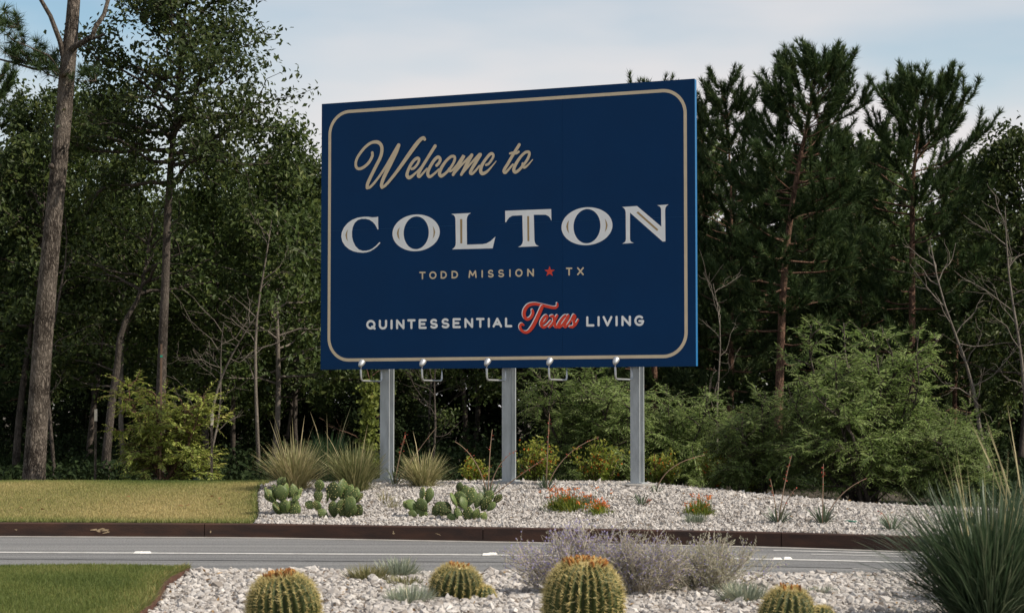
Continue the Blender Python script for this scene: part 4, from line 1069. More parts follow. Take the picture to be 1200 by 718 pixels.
# pines right of the sign
pn = [(905, 35.0, 44, None, 0.0, 'tall pine with the highest pointed top, right of the sign'),
      (1066, 36.0, 74, None, 0.0, 'pine with an open fan-shaped top at the right'),
      (850, 37, 66, 1, 0.0, 'dense bushy pine standing against the right edge of the sign'),
      (1008, 39, 205, 2, 2.0, 'lower pine filling the dip between the two pointed pines'),
      (1122, 38, 168, 2, 4.2, 'short pine right of the fan-topped pine'),
      (762, 40, 70, 2, 1.0, 'pine whose tip peeks over the top of the sign'),
      (962, 41, 190, 1, 3.0, 'bushy pine just right of the tallest pine'),
      (824, 42, 88, 3, 5.0, 'pine half hidden by the right edge of the sign'),
      (1165, 43, 165, 1, 0.8, 'farther pine near the right edge of the picture'),
      (-12, 37, 55, 1, 3.6, 'pine at the left edge of the picture, mostly out of view')]
for i, (px, Y, tp, k, rt, lb) in enumerate(pn):
    tp = tp + 36; x = X(px, Y); h = zz(tp, Y) - float(H(x, Y))
    if i == 0:
        lo = lambda a, b: np.array([X(a, Y) - x, 0, zz(b + 38 * (590 - b) / 545, Y) - float(H(x, Y))])
        ms = pine(301, h, 0.088, 0.24, 1.65, trunk=[lo(905, 590), lo(911, 500), lo(914, 420), lo(917, 340), lo(922, 270), lo(930, 210), lo(938, 160), lo(946, 120), lo(952, 85), lo(957, 60), lo(960, 45)], tw=9, ragged=0.3, whorl=0.30, nw=0.016, per=26)
        s = 1.0
    elif i == 1:
        lo = lambda a, b: np.array([X(a, Y) - x, 0, zz(b + 38 * (590 - b) / 545, Y) - float(H(x, Y))])
        ms = pine(302, h, 0.08, 0.24, 1.75, trunk=[lo(1066, 590), lo(1068, 480), lo(1069, 380), lo(1070, 280), lo(1071, 220), lo(1073, 170), lo(1078, 130), lo(1083, 100), lo(1087, 76)], tw=8, ragged=0.32, whorl=0.40, top_up=1.5, nw=0.016, per=26)
        s = 1.0
    else:
        ms = pines[k]; s = h / PH[k]
    tree('pine_tree', ms, (x, Y), lb, rz=rt, s=s, group='pines of the wood')

# deeper trees nobody could tell apart
r = np.random.default_rng(77)
deep_l = 'one of the dark leafy trees massed deep in the wood'
for row, (Y, n, lo_, hi_) in enumerate(((41.5, 15, 3.6, 5.6), (46, 15, 4.5, 7.2), (51, 15, 5.5, 8.0))):
    for i in range(n):
        px = -160 + (i + r.uniform(0.1, 0.9)) * 1560 / n; x = X(px, Y); k = int(r.integers(0, 4)); h = r.uniform(lo_, hi_)
        if px > 340 and px < 830 and row < 1: h *= 0.8
        tree('broadleaf_tree', kinds[k], (x, Y + r.uniform(-1.5, 1.5)), deep_l, rz=r.uniform(0, 6.28), s=h / HT[k], group='deep woodland trees')
# low dark thicket plants under the trees
for i in range(34):
    Y = r.uniform(40, 47); px = r.uniform(-60, 1260); h = r.uniform(1.3, 2.4)
    if 560 < px < 600: continue
    tree('thicket_shrub', kinds[4], (X(px, Y), Y), 'one of the dark leafy shrubs under the trees of the wood', 'shrub', 'dark shrubs under the wood', rz=r.uniform(0, 6.28), s=h / HT[4], parts=('stem', 'foliage'))

# far wood that reads as one mass
mb = MB(); n = 80000; r = np.random.default_rng(9)
x = r.uniform(-22, 22, n); y = r.uniform(54, 60, n); hmax = 6.3 + 0.9 * np.sin(x * 0.9) + 0.6 * np.sin(x * 2.3 + 1)
zv = r.random(n) ** 0.9 * hmax
leaves(mb, np.stack([x, y, zv + 0.1], -1), r.normal(size=(n, 3)), r.normal(0, .7, (n, 3)) + [0, 0, 1], 0.30 * r.uniform(.6, 1.2, n), 0.19, np.clip(r.normal(.4, .25, n), 0, 1))
tag(mb.build('far_wood', M['leaf_shade']), 'dense dark mass of the far wood', 'wood', kind='stuff')

# undergrowth that reads as one mass
mb = MB(); n = 48000; r = np.random.default_rng(19)
y = r.uniform(30.8, 46, n); x = r.uniform(-0.32, 0.32, n) * y; k = 5000; y[:k] = r.uniform(24.5, 31, k); x[:k] = r.uniform(5.8, 10.5, k)
hh = 0.22 + 0.2 * lumps(x, y, 1.1, 4) + 0.03 * (y - 31)
leaves(mb, np.stack([x, y, H(x, y) + np.clip(r.random(n) * np.maximum(hh, 0.12), 0, 2)], -1), r.normal(size=(n, 3)), r.normal(0, .6, (n, 3)) + [0, 0, 1], 0.11 * r.uniform(.6, 1.3, n), 0.07, np.clip(r.normal(.4, .25, n), 0, 1))
tag(mb.build('undergrowth', M['leaf_shade']), 'low dark undergrowth on the floor of the wood', 'undergrowth', kind='stuff')

# thin bare and pale stems at the wood's edge: (foot px, Y, top px, top py, radius, branches, label)
stems = [
 (305, 33.5, 318, 250, 0.045, 8, 'bark_pale', 'thin pale stem just left of the sign'),
 (66, 33, 74, 250, 0.045, 8, 'bark_grey', 'thin straight stem immediately right of the thick pine trunk'),
 (505, 35, 512, 400, 0.040, 10, 'bark_grey', 'thin bare tree behind the gap between the left and middle posts'),
 (1165, 31, 1092, 285, 0.050, 14, 'bark_pale', 'bare pale dead tree leaning left at the right'),
 (1198, 31, 1180, 240, 0.045, 14, 'bark_pale', 'bare pale dead tree at the right edge of the picture'),
 (243, 32.5, 262, 375, 0.030, 9, 'bark_pale', 'bare dead sapling with twisting twigs right of the feathery tree'),
 (424, 31, 427, 420, 0.040, 5, 'bark_red', 'reddish stem with a leafy vine left of the left post'),
 (842, 33.5, 836, 330, 0.030, 8, 'bark_pale', 'thin pale stem below the lower right corner of the sign'),
]
for i, (px, Y, tx, ty, rr, nb, bm, lb) in enumerate(stems):
    x = X(px, Y); h = zz(ty, Y) - float(H(x, Y)); ms = bare(400 + i, h, rr, (X(tx, Y) - x, 0.0), nb=nb, barkmat=bm, length=0.30 if ty < 350 else 0.45)
    tree('bare_tree', ms, (x, Y), lb, group='thin bare stems at the edge of the wood', parts=('trunk', 'branches'))
# fallen-looking bare bough twigs right of the feathery tree are part of one dead shrub
ms = bare(450, 1.5, 0.028, (0.75, -0.1), nb=12, length=0.55, up=0.35, start=0.35, twig=7)
x = X(248, 31.8); tree('dead_shrub', ms, (x, 31.8), 'leafless twiggy branch reaching right beside the feathery young tree', 'shrub', z=zz(478, 31.8), parts=('trunk', 'branches'))
# leafy vine by the left post
mb = MB(); r = np.random.default_rng(12); Yv = 30.6; n = 900
tz = r.uniform(zz(545, Yv), zz(445, Yv), n); P = np.stack([X(433, Yv) + r.normal(0, 0.07, n), Yv + r.normal(0, .08, n), tz], -1)
leaves(mb, P, r.normal(size=(n, 3)) + [0, 0, -.5], r.normal(0, .6, (n, 3)) + [0, -.6, .8], 0.075 * r.uniform(.6, 1.3, n), 0.055, np.clip(r.normal(.35, .2, n), 0, 1))
tube(mb, wob((X(433, Yv), Yv, float(H(X(433, Yv), Yv))), (X(435, Yv), Yv, zz(440, Yv)), 8, .02, r), 0.012, 5, 0.0)
tag(mb.build('vine', M['leaf_cypress']), 'bright leafy vine climbing left of the left sign post', 'vine')

# --- feathery young bald cypress in front of the left trees, with its stakes
def feathery(seed, h, width, nb, leafmat, barkmat, twigs, leaflet, lw_, arch, low=0.06, tnl=18, wave=0.0, stems_=1, tw_len=0.30, flat=0.7, rise=0.25):
    r = np.random.default_rng(seed); wood, lf = MB(), MB(); LC, LA, LN, LT = [], [], [], []
    for s_ in range(stems_):
        if stems_ == 1: T = wob((0, 0, -.1), (0, 0, h), 10, .01, r); r0 = 0.035
        else:
            az = s_ * 6.283 / stems_ + r.normal(0, .3); q_ = r.uniform(0.1, 0.75) * width; hh = h * r.uniform(0.55, 1.0) * (1 - 0.28 * (q_ / width) ** 2)
            T = wob((r.normal(0, .1), r.normal(0, .1), -.1), (math.cos(az) * q_, math.sin(az) * q_, hh), 9, .05, r); r0 = 0.028
        tube(wood, T, np.linspace(r0, r0 * .2, len(T)), 6)
        for i in range(nb):
            g = (i + r.uniform(0, 1)) / nb; f = low + (0.99 - low) * g; p, t_ = along(T, f)
            env = (width if stems_ == 1 else width * 0.62) * (1 - g) ** flat * r.uniform(.5, 1.1) + .12
            az = i * 2.4 + r.normal(0, .4); d = unit(np.array([math.cos(az), math.sin(az), rise + .5 * g + r.normal(0, .12 + .2 * (rise > .3))]))
            B = wob(p, p + d * env, 7, .04, r); B[:, 2] -= arch * env * np.linspace(0, 1, 7) ** 2
            tube(wood, B, np.linspace(r0 * .4, .003, 7), 4)
            for j in range(max(3, int(twigs * env / width))):
                f2 = r.uniform(.2, 1.0); p2, t2 = along(B, min(.999, f2)); sgn = r.choice([-1, 1])
                d2 = unit(t2 * .7 + unit(np.cross(t2, [0, 0, 1])) * sgn * r.uniform(.3, 1) + np.array([0, 0, r.uniform(-.4 - wave - .3 * (rise > .3), .3 - wave + .5 * (rise > .3))]))
                L2 = tw_len * r.uniform(.5, 1.2); s = np.linspace(0.05, 1, tnl)[:, None]
                C = p2 + d2 * L2 * s + np.array([0, 0, -1]) * arch * .5 * L2 * s ** 2
                tube(wood, C[[0, tnl // 2, -1]], [.004, .003, .0015], 3)
                tt = unit(np.gradient(C, axis=0)); sv = unit(np.cross(tt, [0, 0, 1.0]) + r.normal(0, .2, (tnl, 3)))
                sg = np.where(np.arange(tnl) % 2 == 0, 1, -1)[:, None]
                a = unit(tt * .65 + sv * sg * .8 + np.array([0, 0, -.25 - wave]) + r.normal(0, .18, (tnl, 3)))
                ll = leaflet * (1.1 - .5 * s[:, 0]) * r.uniform(.8, 1.15, tnl)
                LC.append(C + a * ll[:, None] * .5); LA.append(a); LN.append(np.tile([0, 0, 1.0], (tnl, 1)) + unit(p2 * np.array([1, 1, 0])) * .6 + r.normal(0, .4, (tnl, 3)))
                LT.append(np.stack([ll, np.clip(.5 + r.normal(0, .17) + r.normal(0, .12, tnl), 0, 1)], -1))
    LC, LA, LN, LT = map(np.concatenate, (LC, LA, LN, LT))
    leaves(lf, LC, LA, LN, LT[:, 0], LT[:, 0] * lw_, LT[:, 1], fold=.1)
    return wood.mesh('stem', M[barkmat], True), lf.mesh('foliage', M[leafmat])

ms = feathery(61, 1.85, 1.05, 13, 'leaf_cypress', 'bark_red', 22, 0.085, 0.34, 0.26, low=0.12, tnl=14, flat=0.5, stems_=7, rise=0.4)
tree('young_cypress', ms, (X(196, 29.6), 29.6), 'feathery yellow-green young cypress tree on the lawn edge', parts=('trunk', 'crown'))
for px, y0, y1, rr, mt, capped, lb in ((189, 403, 572, 0.012, 'stake', 1, 'brown wooden stake with green tie in front of the feathery young tree'),
                                  (113, 480, 568, 0.016, 'bark_grey', 2, 'thin dark stake with a pale top left of the feathery young tree'),
                                  (249, 485, 568, 0.016, 'bark_grey', 2, 'thin dark stake with a pale top right of the feathery young tree')):
    Y = 29.4; x = X(px, Y); zb_, zt_ = float(H(x, Y)) - .1, zz(y0, Y); root = empty('stake', (x, Y, float(H(x, Y))))
    mb = MB(); box(mb, (-rr, -rr, -.1), (rr, rr, zt_ - float(H(x, Y)))); mb.build('shaft', M[mt], root)
    h_ = zt_ - float(H(x, Y)); mb = MB()
    if capped == 1: box(mb, (-rr * 1.2, -rr * 1.2, h_ - .19), (rr * 1.2, rr * 1.2, h_ - .16)); mb.build('tie', M['tie'], root)
    else: box(mb, (-rr * 1.15, -rr * 1.15, h_ - .16), (rr * 1.15, rr * 1.15, h_ + .01)); mb.build('cap', M['pale_cap'], root)
    tag(root, lb, 'stake', 'stakes round the young cypress')
Y = 29.8; x = X(231, Y); root = empty('utility_box', (x, Y, float(H(x, Y))), 0.3)
mb = MB(); box(mb, (-.045, -.04, 0), (.045, .04, .20)); box(mb, (-.03, -.03, .20), (.03, .03, .215)); mb.build('body', M['box_blue'], root)
mb = MB(); box(mb, (-.05, -.045, .215), (.05, .045, .24)); mb.build('lid', M['box_blue'], root)
tag(root, 'small blue-grey utility box at the foot of the feathery young tree', 'utility box')

# --- big soft green shrubs right of and behind the sign
ms = feathery(71, 2.35, 1.45, 15, 'leaf_willow', 'bark_grey', 32, 0.085, 0.19, 0.34, low=0.10, tnl=18, wave=.0, stems_=13, tw_len=0.34, rise=0.7)
big1 = tree('willow_shrub', ms, (X(1012, 26.7), 26.7), 'large soft green feathery shrub right of the sign', 'shrub', s=1.13, parts=('stem', 'foliage'))
ms2 = feathery(72, 1.75, 1.2, 15, 'leaf_willow', 'bark_grey', 30, 0.085, 0.19, 0.36, low=0.10, tnl=18, wave=.0, stems_=10, tw_len=0.34, rise=0.7)
tree('willow_shrub', ms2, (X(893, 27.6), 27.6), 'smaller drooping green shrub joined to the left of the large one', 'shrub', rz=1.0, s=0.86, parts=('stem', 'foliage'))
tree('willow_shrub', ms2, (X(1112, 26.6), 26.6), 'drooping green shrub at the right foot of the large one', 'shrub', rz=2.9, s=0.80, parts=('stem', 'foliage'))
tree('willow_shrub', ms2, (X(690, 30.0), 30.0), 'soft green shrub seen between the middle and right posts', 'shrub', rz=4.0, s=1.12, parts=('stem', 'foliage'))
tree('willow_shrub', ms2, (X(795, 30.4), 30.4), 'soft green shrub just right of the right post', 'shrub', rz=0.4, s=0.88, parts=('stem', 'foliage'))

# ------------------------------------------------------------------ plants of the two beds
def bells(seed, h, w, n_st, name, px, Y, label):
    """upright yellow-green bush dotted with orange flowers"""
    r = np.random.default_rng(seed); st, lf, fl = MB(), MB(), MB()
    for k in range(n_st):
        az = r.uniform(0, 6.28); q_ = w * r.uniform(.1, 1); e = np.array([math.cos(az) * q_, math.sin(az) * q_ * .6, h * r.uniform(.55, 1.05) * (1 - .25 * q_ / w)])
        P = wob((e[0] * .3, e[1] * .3, -.05), e, 7, .03, r); tube(st, P, np.linspace(.007, .002, 7), 3)
        m = 46; f = r.uniform(.08, 1, m); C = np.array([along(P, min(.999, a))[0] for a in f]) + r.normal(0, .035, (m, 3))
        ax = unit(r.normal(size=(m, 3)) + [0, 0, .3]); s = .052 * r.uniform(.6, 1.3, m)
        leaves(lf, C, ax, r.normal(0, .6, (m, 3)) + [0, 0, 1], s, s * .6, np.clip(.25 + .5 * f + r.normal(0, .18, m), 0, 1))
        k2 = r.integers(1, 4); C = np.array([along(P, a)[0] for a in r.uniform(.45, .98, k2)]) + r.normal(0, .04, (k2, 3))
        C = np.repeat(C, 3, 0); leaves(fl, C + r.normal(0, .008, C.shape), r.normal(size=C.shape), r.normal(size=C.shape), .028, .018, r.uniform(0, 1, len(C)))
    root = empty(name, (X(px, Y), Y, float(H(X(px, Y), Y)) - .02))
    st.build('stem', M['bark_red'], root); lf.build('foliage', M['leaf_bells'], root); tag(fl.build('flower', M['flower_orange'], root), kind='stuff')
    return tag(root, label, 'bush', 'orange flowering bushes behind the posts')
bells(1, .68, .42, 34, 'flowering_bush', 632, 28.6, 'yellow-green bush with orange flowers right of the middle post')
bells(2, .62, .40, 30, 'flowering_bush', 700, 28.7, 'yellow-green bush with orange flowers just left of the right post')
bells(3, .40, .26, 20, 'flowering_bush', 556, 28.7, 'low yellow-green flowering bush left of the middle post')
bells(4, .50, .34, 24, 'flowering_bush', 772, 28.5, 'yellow-green flowering bush right of the right post')
bells(5, .62, .26, 20, 'flowering_bush', 838, 27.9, 'upright orange-flowered bush beside the drooping shrubs')
bells(6, .36, .24, 14, 'flowering_bush', 880, 27.6, 'small orange-flowered bush under the drooping shrubs')

def clump(name, seed, p, n, L, W, spread, curve_, mat, label, cat='grass', tlo=.2, thi=.8, stalks=0, group=None, stalk_mat='grass_tan', base=.09, lean0=0.0):
    r = np.random.default_rng(seed); mb = MB(); az = r.uniform(0, 6.28, n); q_ = np.sqrt(r.random(n)) * base
    B = np.stack([np.cos(az) * q_, np.sin(az) * q_, np.full(n, -.02)], -1)
    lean = lean0 + np.abs(r.normal(0, spread, n)) * (.35 + .65 * q_ / base)
    blades(mb, B, az + r.normal(0, .35, n), lean, r.uniform(.1, 1, n) * curve_, L * r.uniform(.45, 1.08, n), W, np.clip(r.uniform(tlo, thi, n) + r.normal(0, .08, n), 0, 1))
    root = empty(name, p); mb.build('blades', M[mat], root)
    if stalks:
        mb = MB(); az = r.uniform(0, 6.28, stalks)
        blades(mb, np.stack([np.cos(az) * base * .5, np.sin(az) * base * .5, 0 * az], -1), az, np.abs(r.normal(.15, .1, stalks)), r.uniform(.1, .5, stalks), L * r.uniform(1.2, 1.55, stalks), W * 1.3, r.uniform(.6, 1, stalks))
        mb.build('seed_stalks', M[stalk_mat], root)
    return tag(root, label, cat, group)

def H3(px, Y): x = X(px, Y); return (x, Y, float(H(x, Y)))
clump('grass_clump', 1, H3(346, 26.4), 900, .70, .0085, .55, 1.15, 'grass_tan', 'tan arching grass clump at the left end of the mound', tlo=.2, thi=.9, stalks=7, base=.13)
clump('grass_clump', 2, H3(386, 27.9), 380, .74, .009, .28, .5, 'grass_green', 'darker green upright grass behind the tan clump', tlo=.0, thi=.5, stalks=6, base=.11)
clump('grass_clump', 3, H3(417, 26.1), 900, .66, .0085, .45, .85, 'grass_tan', 'green-tan grass clump left of the left post', tlo=.0, thi=.6, stalks=4, base=.14)
clump('grass_clump', 4, H3(496, 26.6), 760, .52, .0085, .62, 1.1, 'grass_tan', 'yellowish grass clump between the left and middle posts', tlo=.2, thi=.8, stalks=3, base=.12)
clump('grass_clump', 5, hit(462, 596), 70, .22, .006, .8, 1.2, 'fescue_olive', 'small wispy grass between the prickly pears', tlo=.3, thi=1, base=.08)
clump('grass_clump', 6, hit(452, 588), 60, .20, .006, .8, 1.2, 'fescue_olive', 'thin wispy tuft at the foot of the green-tan clump', tlo=.3, thi=1, base=.07)

# big blue-green grass at the right edge of the picture
p = near_hit(1160, 716, .03); p = (X(1158, 12.6), 12.6, .04)
r = np.random.default_rng(41); mb = MB(); n = 2600; az = r.uniform(0, 6.28, n); q_ = np.sqrt(r.random(n)) * .17
B = np.stack([np.cos(az) * q_, np.sin(az) * q_, np.full(n, -.02)], -1)
blades(mb, B, az + r.normal(0, .3, n), np.abs(r.normal(0, .50, n)) * (.3 + .7 * q_ / .17), r.uniform(.15, 1.0, n) * 1.05, .98 * r.uniform(.5, 1.05, n), .0075, np.clip(r.normal(.5, .24, n), 0, 1), segs=6)
root = empty('grass_clump', p); mb.build('blades', M['grass_blue'], root)
mb = MB(); n = 26; az = r.uniform(0, 6.28, n)
blades(mb, np.stack([np.cos(az) * .1, np.sin(az) * .1, 0 * az], -1), az, np.abs(r.normal(.1, .1, n)), r.uniform(0, .35, n), r.uniform(.85, 1.15, n), .0045, r.uniform(.3, .9, n), segs=5); mb.build('seed_stalks', M['grass_tan'], root)
mb = MB()
for a, ln, L_ in ((3.25, .95, .50), (3.05, .70, .52), (3.5, 1.1, .46)):
    blades(mb, np.array([[-.12, -.05, .10]]), [a], [ln], [.25], [L_], [.05], [.1], segs=5)
mb.build('broad_leaf', M['grass_blue'], root)
tag(root, 'big blue-green arching grass clump at the right edge', 'grass')
clump('grass_clump', 43, (X(1215, 14.2), 14.2, .04), 900, .95, .008, .42, .9, 'grass_blue', 'second blue-green grass half out of view behind the big clump', tlo=.2, thi=.7, stalks=14, base=.15)

# blue fescue tufts
fes = [(431, 684, .165, 520, 'fescue_olive', 'round olive tuft right of the left barrel cactus'), (466, 676, .175, 460, 'fescue', 'pale blue-green tuft behind the olive ones'),
       (474, 690, .12, 360, 'fescue_olive', 'flat brownish tuft left of the pup-bearing barrel cactus'), (480, 711, .17, 460, 'fescue', 'pale grey tuft at the bottom between two barrel cacti'),
       (848, 697, .12, 380, 'fescue', 'dark grey-green tuft below the lavender bushes'), (872, 708, .17, 500, 'fescue', 'larger pale tuft left of the lowest barrel cactus'),
       (958, 700, .10, 300, 'fescue', 'small grey tuft behind the lowest barrel cactus')]
for i, (px, py, L_, n_, mt, lb) in enumerate(fes):
    clump('fescue_tuft', 60 + i, near_hit(px, py, .05), int(n_ * 1.7), L_ * 1.12, .0058, .85, .75, mt, lb, tlo=.1, thi=.9, base=.12, group='fescue tufts in the beds')
clump('fescue_tuft', 70, hit(813, 613), 300, .15, .006, .75, .6, 'fescue', 'grey-green tuft on the mound in front of the orange flowers', tlo=.0, thi=.5, base=.09, group='fescue tufts in the beds')
clump('fescue_tuft', 71, hit(690, 592), 160, .16, .006, .7, .6, 'yucca', 'low grey-green tuft beside the orange wildflowers', tlo=.2, thi=.8, base=.07, group='fescue tufts in the beds')

# red yuccas: narrow rosette, one or more arching flower stalks (tip pixel, bow)
def red_yucca(seed, px, py, n_, L_, stalks, label, Y=None):
    r = np.random.default_rng(seed); p = hit(px, py) if Y is None else np.array(H3(px, Y)); root = empty('red_yucca', p); mb = MB()
    az = r.uniform(0, 6.28, n_); blades(mb, np.stack([np.cos(az) * .03, np.sin(az) * .03, 0 * az - .01], -1), az, np.abs(r.normal(.5, .35, n_)), r.uniform(.1, .7, n_), L_ * r.uniform(.6, 1.1, n_), .016, r.uniform(0, 1, n_)); mb.build('leaves', M['yucca'], root)
    for (tx, ty, bow, flowers) in stalks:
        tip = at(tx, ty, p[1] - .1) - p; s = np.linspace(0, 1, 12)[:, None]
        ctrl = np.array([tip[0] * (.5 - bow), tip[1] * .5, tip[2] * (.62 + abs(bow) * .55)]); P = 2 * s * (1 - s) * ctrl + s * s * tip
        mb = MB(); tube(mb, P, np.linspace(.0075, .003, 12), 5, np.linspace(.2, .8, 12).repeat(5)); st = mb.build('flower_stalk', M['yucca_stalk'], root)
        mb = MB(); m = flowers * 2; f = r.uniform(.5, 1, m); C = np.array([along(P, min(.999, a))[0] for a in f]) + r.normal(0, .012, (m, 3))
        leaves(mb, C, r.normal(size=(m, 3)) + [0, 0, .3], r.normal(size=(m, 3)), .028, .013, r.uniform(0, 1, m)); tag(mb.build('flower', M['flower_red'], st), kind='stuff')
    return tag(root, label, 'yucca', 'red yuccas on the mound')
red_yucca(1, 463, 570, 26, .28, [(476, 508, .1, 10), (512, 500, -.1, 2)], 'red yucca with a pink flower stalk at the foot of the left post', Y=27.0)
red_yucca(2, 572, 584, 40, .26, [(533, 517, .25, 3), (577, 503, .2, 3), (606, 527, .3, 4), (641, 535, -.2, 5)], 'red yucca with several bare arching stalks at the middle post')
red_yucca(3, 640, 574, 34, .22, [(644, 484, .0, 6), (702, 512, .25, 8)], 'red yucca with one straight and one arching stalk right of the middle post')
red_yucca(4, 752, 592, 30, .18, [(762, 585, .1, 6)], 'low red yucca below the right post')
red_yucca(5, 768, 578, 12, .16, [(826, 533, .35, 2)], 'red yucca with a long stalk arching right of the right post')
red_yucca(6, 912, 614, 46, .24, [(928, 533, .05, 5), (903, 562, .0, 3), (932, 572, .1, 2)], 'red yucca with reddish stalks, leftmost of the three before the large shrub')
red_yucca(7, 964, 614, 44, .24, [(965, 543, .0, 5), (1016, 560, .2, 2)], 'red yucca with a stalk bending right, middle one before the large shrub')
red_yucca(8, 1044, 622, 44, .22, [(1030, 598, .2, 2)], 'red yucca without tall stalks, rightmost on the mound')

# low wildflowers, orange
def wildflowers(seed, px, py, w, h, n_, nf, label):
    r = np.random.default_rng(seed); p = hit(px, py); root = empty('wildflower_patch', p); mb = MB(); fl = MB()
    B = np.stack([r.normal(0, w * .35, n_), r.normal(0, .12, n_), np.zeros(n_)], -1); B[:, 2] = H(B[:, 0] + p[0], B[:, 1] + p[1]) - p[2] - .01
    blades(mb, B, r.uniform(0, 6.28, n_), np.abs(r.normal(.45, .35, n_)), r.uniform(.1, 1.0, n_), h * r.uniform(.5, 1.1, n_) * (1 - .5 * np.minimum(1, np.abs(B[:, 0]) / w)), .009, np.clip(r.normal(.45, .25, n_), 0, 1)); mb.build('foliage', M['leaf_bells'], root)
    C = np.stack([r.normal(0, w * .45, nf), r.normal(0, .14, nf), h * r.uniform(.35, 1.1, nf)], -1); st = MB()
    for c in C: tube(st, [(c[0] * .8, c[1] * .8, -.01), (c[0] * .95, c[1], c[2] * .6), c], [.003, .0025, .002], 3, .3)
    st.build('stems', M['leaf_bells'], root)
    C = np.repeat(C, 5, 0); leaves(fl, C + r.normal(0, .013, C.shape), r.normal(size=C.shape), r.normal(0, .5, C.shape) + [0, 0, 1], .027, .018, r.uniform(0, 1, len(C))); tag(fl.build('flower', M['flower_orange'], root), kind='stuff')
    return tag(root, label, 'wildflowers', 'orange wildflowers on the mound')
wildflowers(1, 664, 598, .30, .24, 700, 60, 'spreading clump of orange wildflowers in the middle of the mound')
wildflowers(2, 702, 602, .16, .17, 260, 34, 'loose reddish-orange wildflowers just right of the spreading clump')
wildflowers(3, 820, 604, .19, .22, 520, 26, 'yellow-green clump with few orange flowers right of the right post')

# prickly pears, every pad a piece of its own
u, v = np.meshgrid(np.linspace(0, 2 * np.pi, 13)[:-1], np.linspace(0, np.pi, 9), indexing='ij')
def pad_mesh(seed):
    r = np.random.default_rng(seed); n_u, n_v = 12, 8; V = []; 
    for j in range(n_v + 1):
        t_ = j / n_v; w = (math.sin(math.pi * t_) ** .62) * (.30 + .14 * math.sin(math.pi * (t_ * .9 - .15))) * (1 + .0 * j)
        for i in range(n_u):
            a = 6.28318 * i / n_u; V.append((w * math.cos(a), w * .24 * math.sin(a) + .03 * math.sin(3 * t_ + seed), t_))
    q = [(j * n_u + i, j * n_u + (i + 1) % n_u, (j + 1) * n_u + (i + 1) % n_u, (j + 1) * n_u + i) for j in range(n_v) for i in range(n_u)]
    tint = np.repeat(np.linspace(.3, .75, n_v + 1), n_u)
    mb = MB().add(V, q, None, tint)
    # pale areoles with short spines in a lattice on both faces
    for j in range(2, 8):
        t_ = j / n_v; w = (math.sin(math.pi * t_) ** .62) * (.30 + .14 * math.sin(math.pi * (t_ * .9 - .15)))
        for s_ in (-1, 1):
            for k in range(-1, 2):
                x_ = w * (.55 * k + (.25 if j % 2 else 0)); 
                if abs(x_) > w * .9: continue
                y_ = s_ * w * .24 * math.sqrt(max(0, 1 - (x_ / w) ** 2)); nn = np.array([0, s_, .2])
                needles(mb, np.array([[x_, y_ * .95, t_]] * 2), nn + r.normal(0, .5, (2, 3)), .09, .035, 1.0, 1)
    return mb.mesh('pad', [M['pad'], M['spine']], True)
PADS = [pad_mesh(k) for k in range(4)]
def prickly_pear(seed, px, py, pads, label):
    """pads: (base pixel, tip pixel, facing turn) laid out from the photograph, depth spread around the plant's foot"""
    r = np.random.default_rng(seed); p = hit(px, py); root = empty('prickly_pear', p); root.scale = (1.12, 1.12, 1.12)
    for (bx, by, tx, ty, turn, dep) in pads:
        a = at(bx, by, p[1] + dep) - p; b = at(tx, ty, p[1] + dep + r.uniform(-.03, .03)) - p
        a[2] = max(a[2], -.01); d = b - a; L_ = np.linalg.norm(d); zx = unit(d)
        turn = turn + r.uniform(-.75, .75)
        f = np.array([math.sin(turn), -math.cos(turn), 0]); xx = unit(np.cross(f, zx)); yy_ = np.cross(zx, xx)
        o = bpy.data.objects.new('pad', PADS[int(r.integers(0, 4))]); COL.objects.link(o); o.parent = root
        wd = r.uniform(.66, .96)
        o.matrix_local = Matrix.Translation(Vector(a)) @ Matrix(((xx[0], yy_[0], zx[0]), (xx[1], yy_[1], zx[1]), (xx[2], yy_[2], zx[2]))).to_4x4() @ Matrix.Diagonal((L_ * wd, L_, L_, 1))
    return tag(root, label, 'cactus', 'prickly pears along the kerb')
prickly_pear(1, 334, 603, [(330, 604, 322, 588, .3, .0), (333, 604, 334, 586, -.4, -.04), (338, 604, 346, 586, .6, .03), (336, 603, 340, 587, 1.2, -.06), (323, 591, 314, 576, .5, .0), (324, 590, 322, 570, -.6, .05), (332, 590, 328, 571, .2, -.05), (334, 588, 336, 569, 1.0, .03), (344, 589, 342, 570, -.2, .0), (346, 588, 352, 574, .9, -.03), (341, 590, 349, 580, .1, -.08), (340, 605, 349, 592, -.5, -.07), (327, 575, 331, 563, .2, .02), (330, 572, 334, 563, -.7, .0), (318, 588, 313, 573, 1.1, -.05), (337, 586, 344, 573, .4, .08), (329, 600, 321, 590, .9, -.08)],
             'compact prickly pear cactus nearest the lawn')
prickly_pear(2, 396, 607, [(393, 608, 390, 588, .1, .0), (400, 608, 402, 588, -.5, .0), (406, 608, 412, 589, .5, -.03), (411, 608, 420, 592, -.2, .03), (386, 606, 375, 598, .3, -.05), (378, 601, 371, 588, .1, -.02), (376, 592, 375, 576, -.3, .0), (373, 595, 361, 591, .2, .0), (376, 580, 377, 566, .5, .0), (384, 592, 386, 577, 1.1, .03), (391, 590, 392, 568, -.2, .0), (400, 590, 402, 565, .3, .05), (404, 590, 411, 571, -.6, .0), (412, 592, 416, 574, .2, -.04), (414, 592, 422, 580, .8, .0), (405, 600, 411, 583, -.1, -.08), (395, 603, 401, 586, .4, -.08)],
             'prickly pear cactus with tall pale pads, second from the lawn')
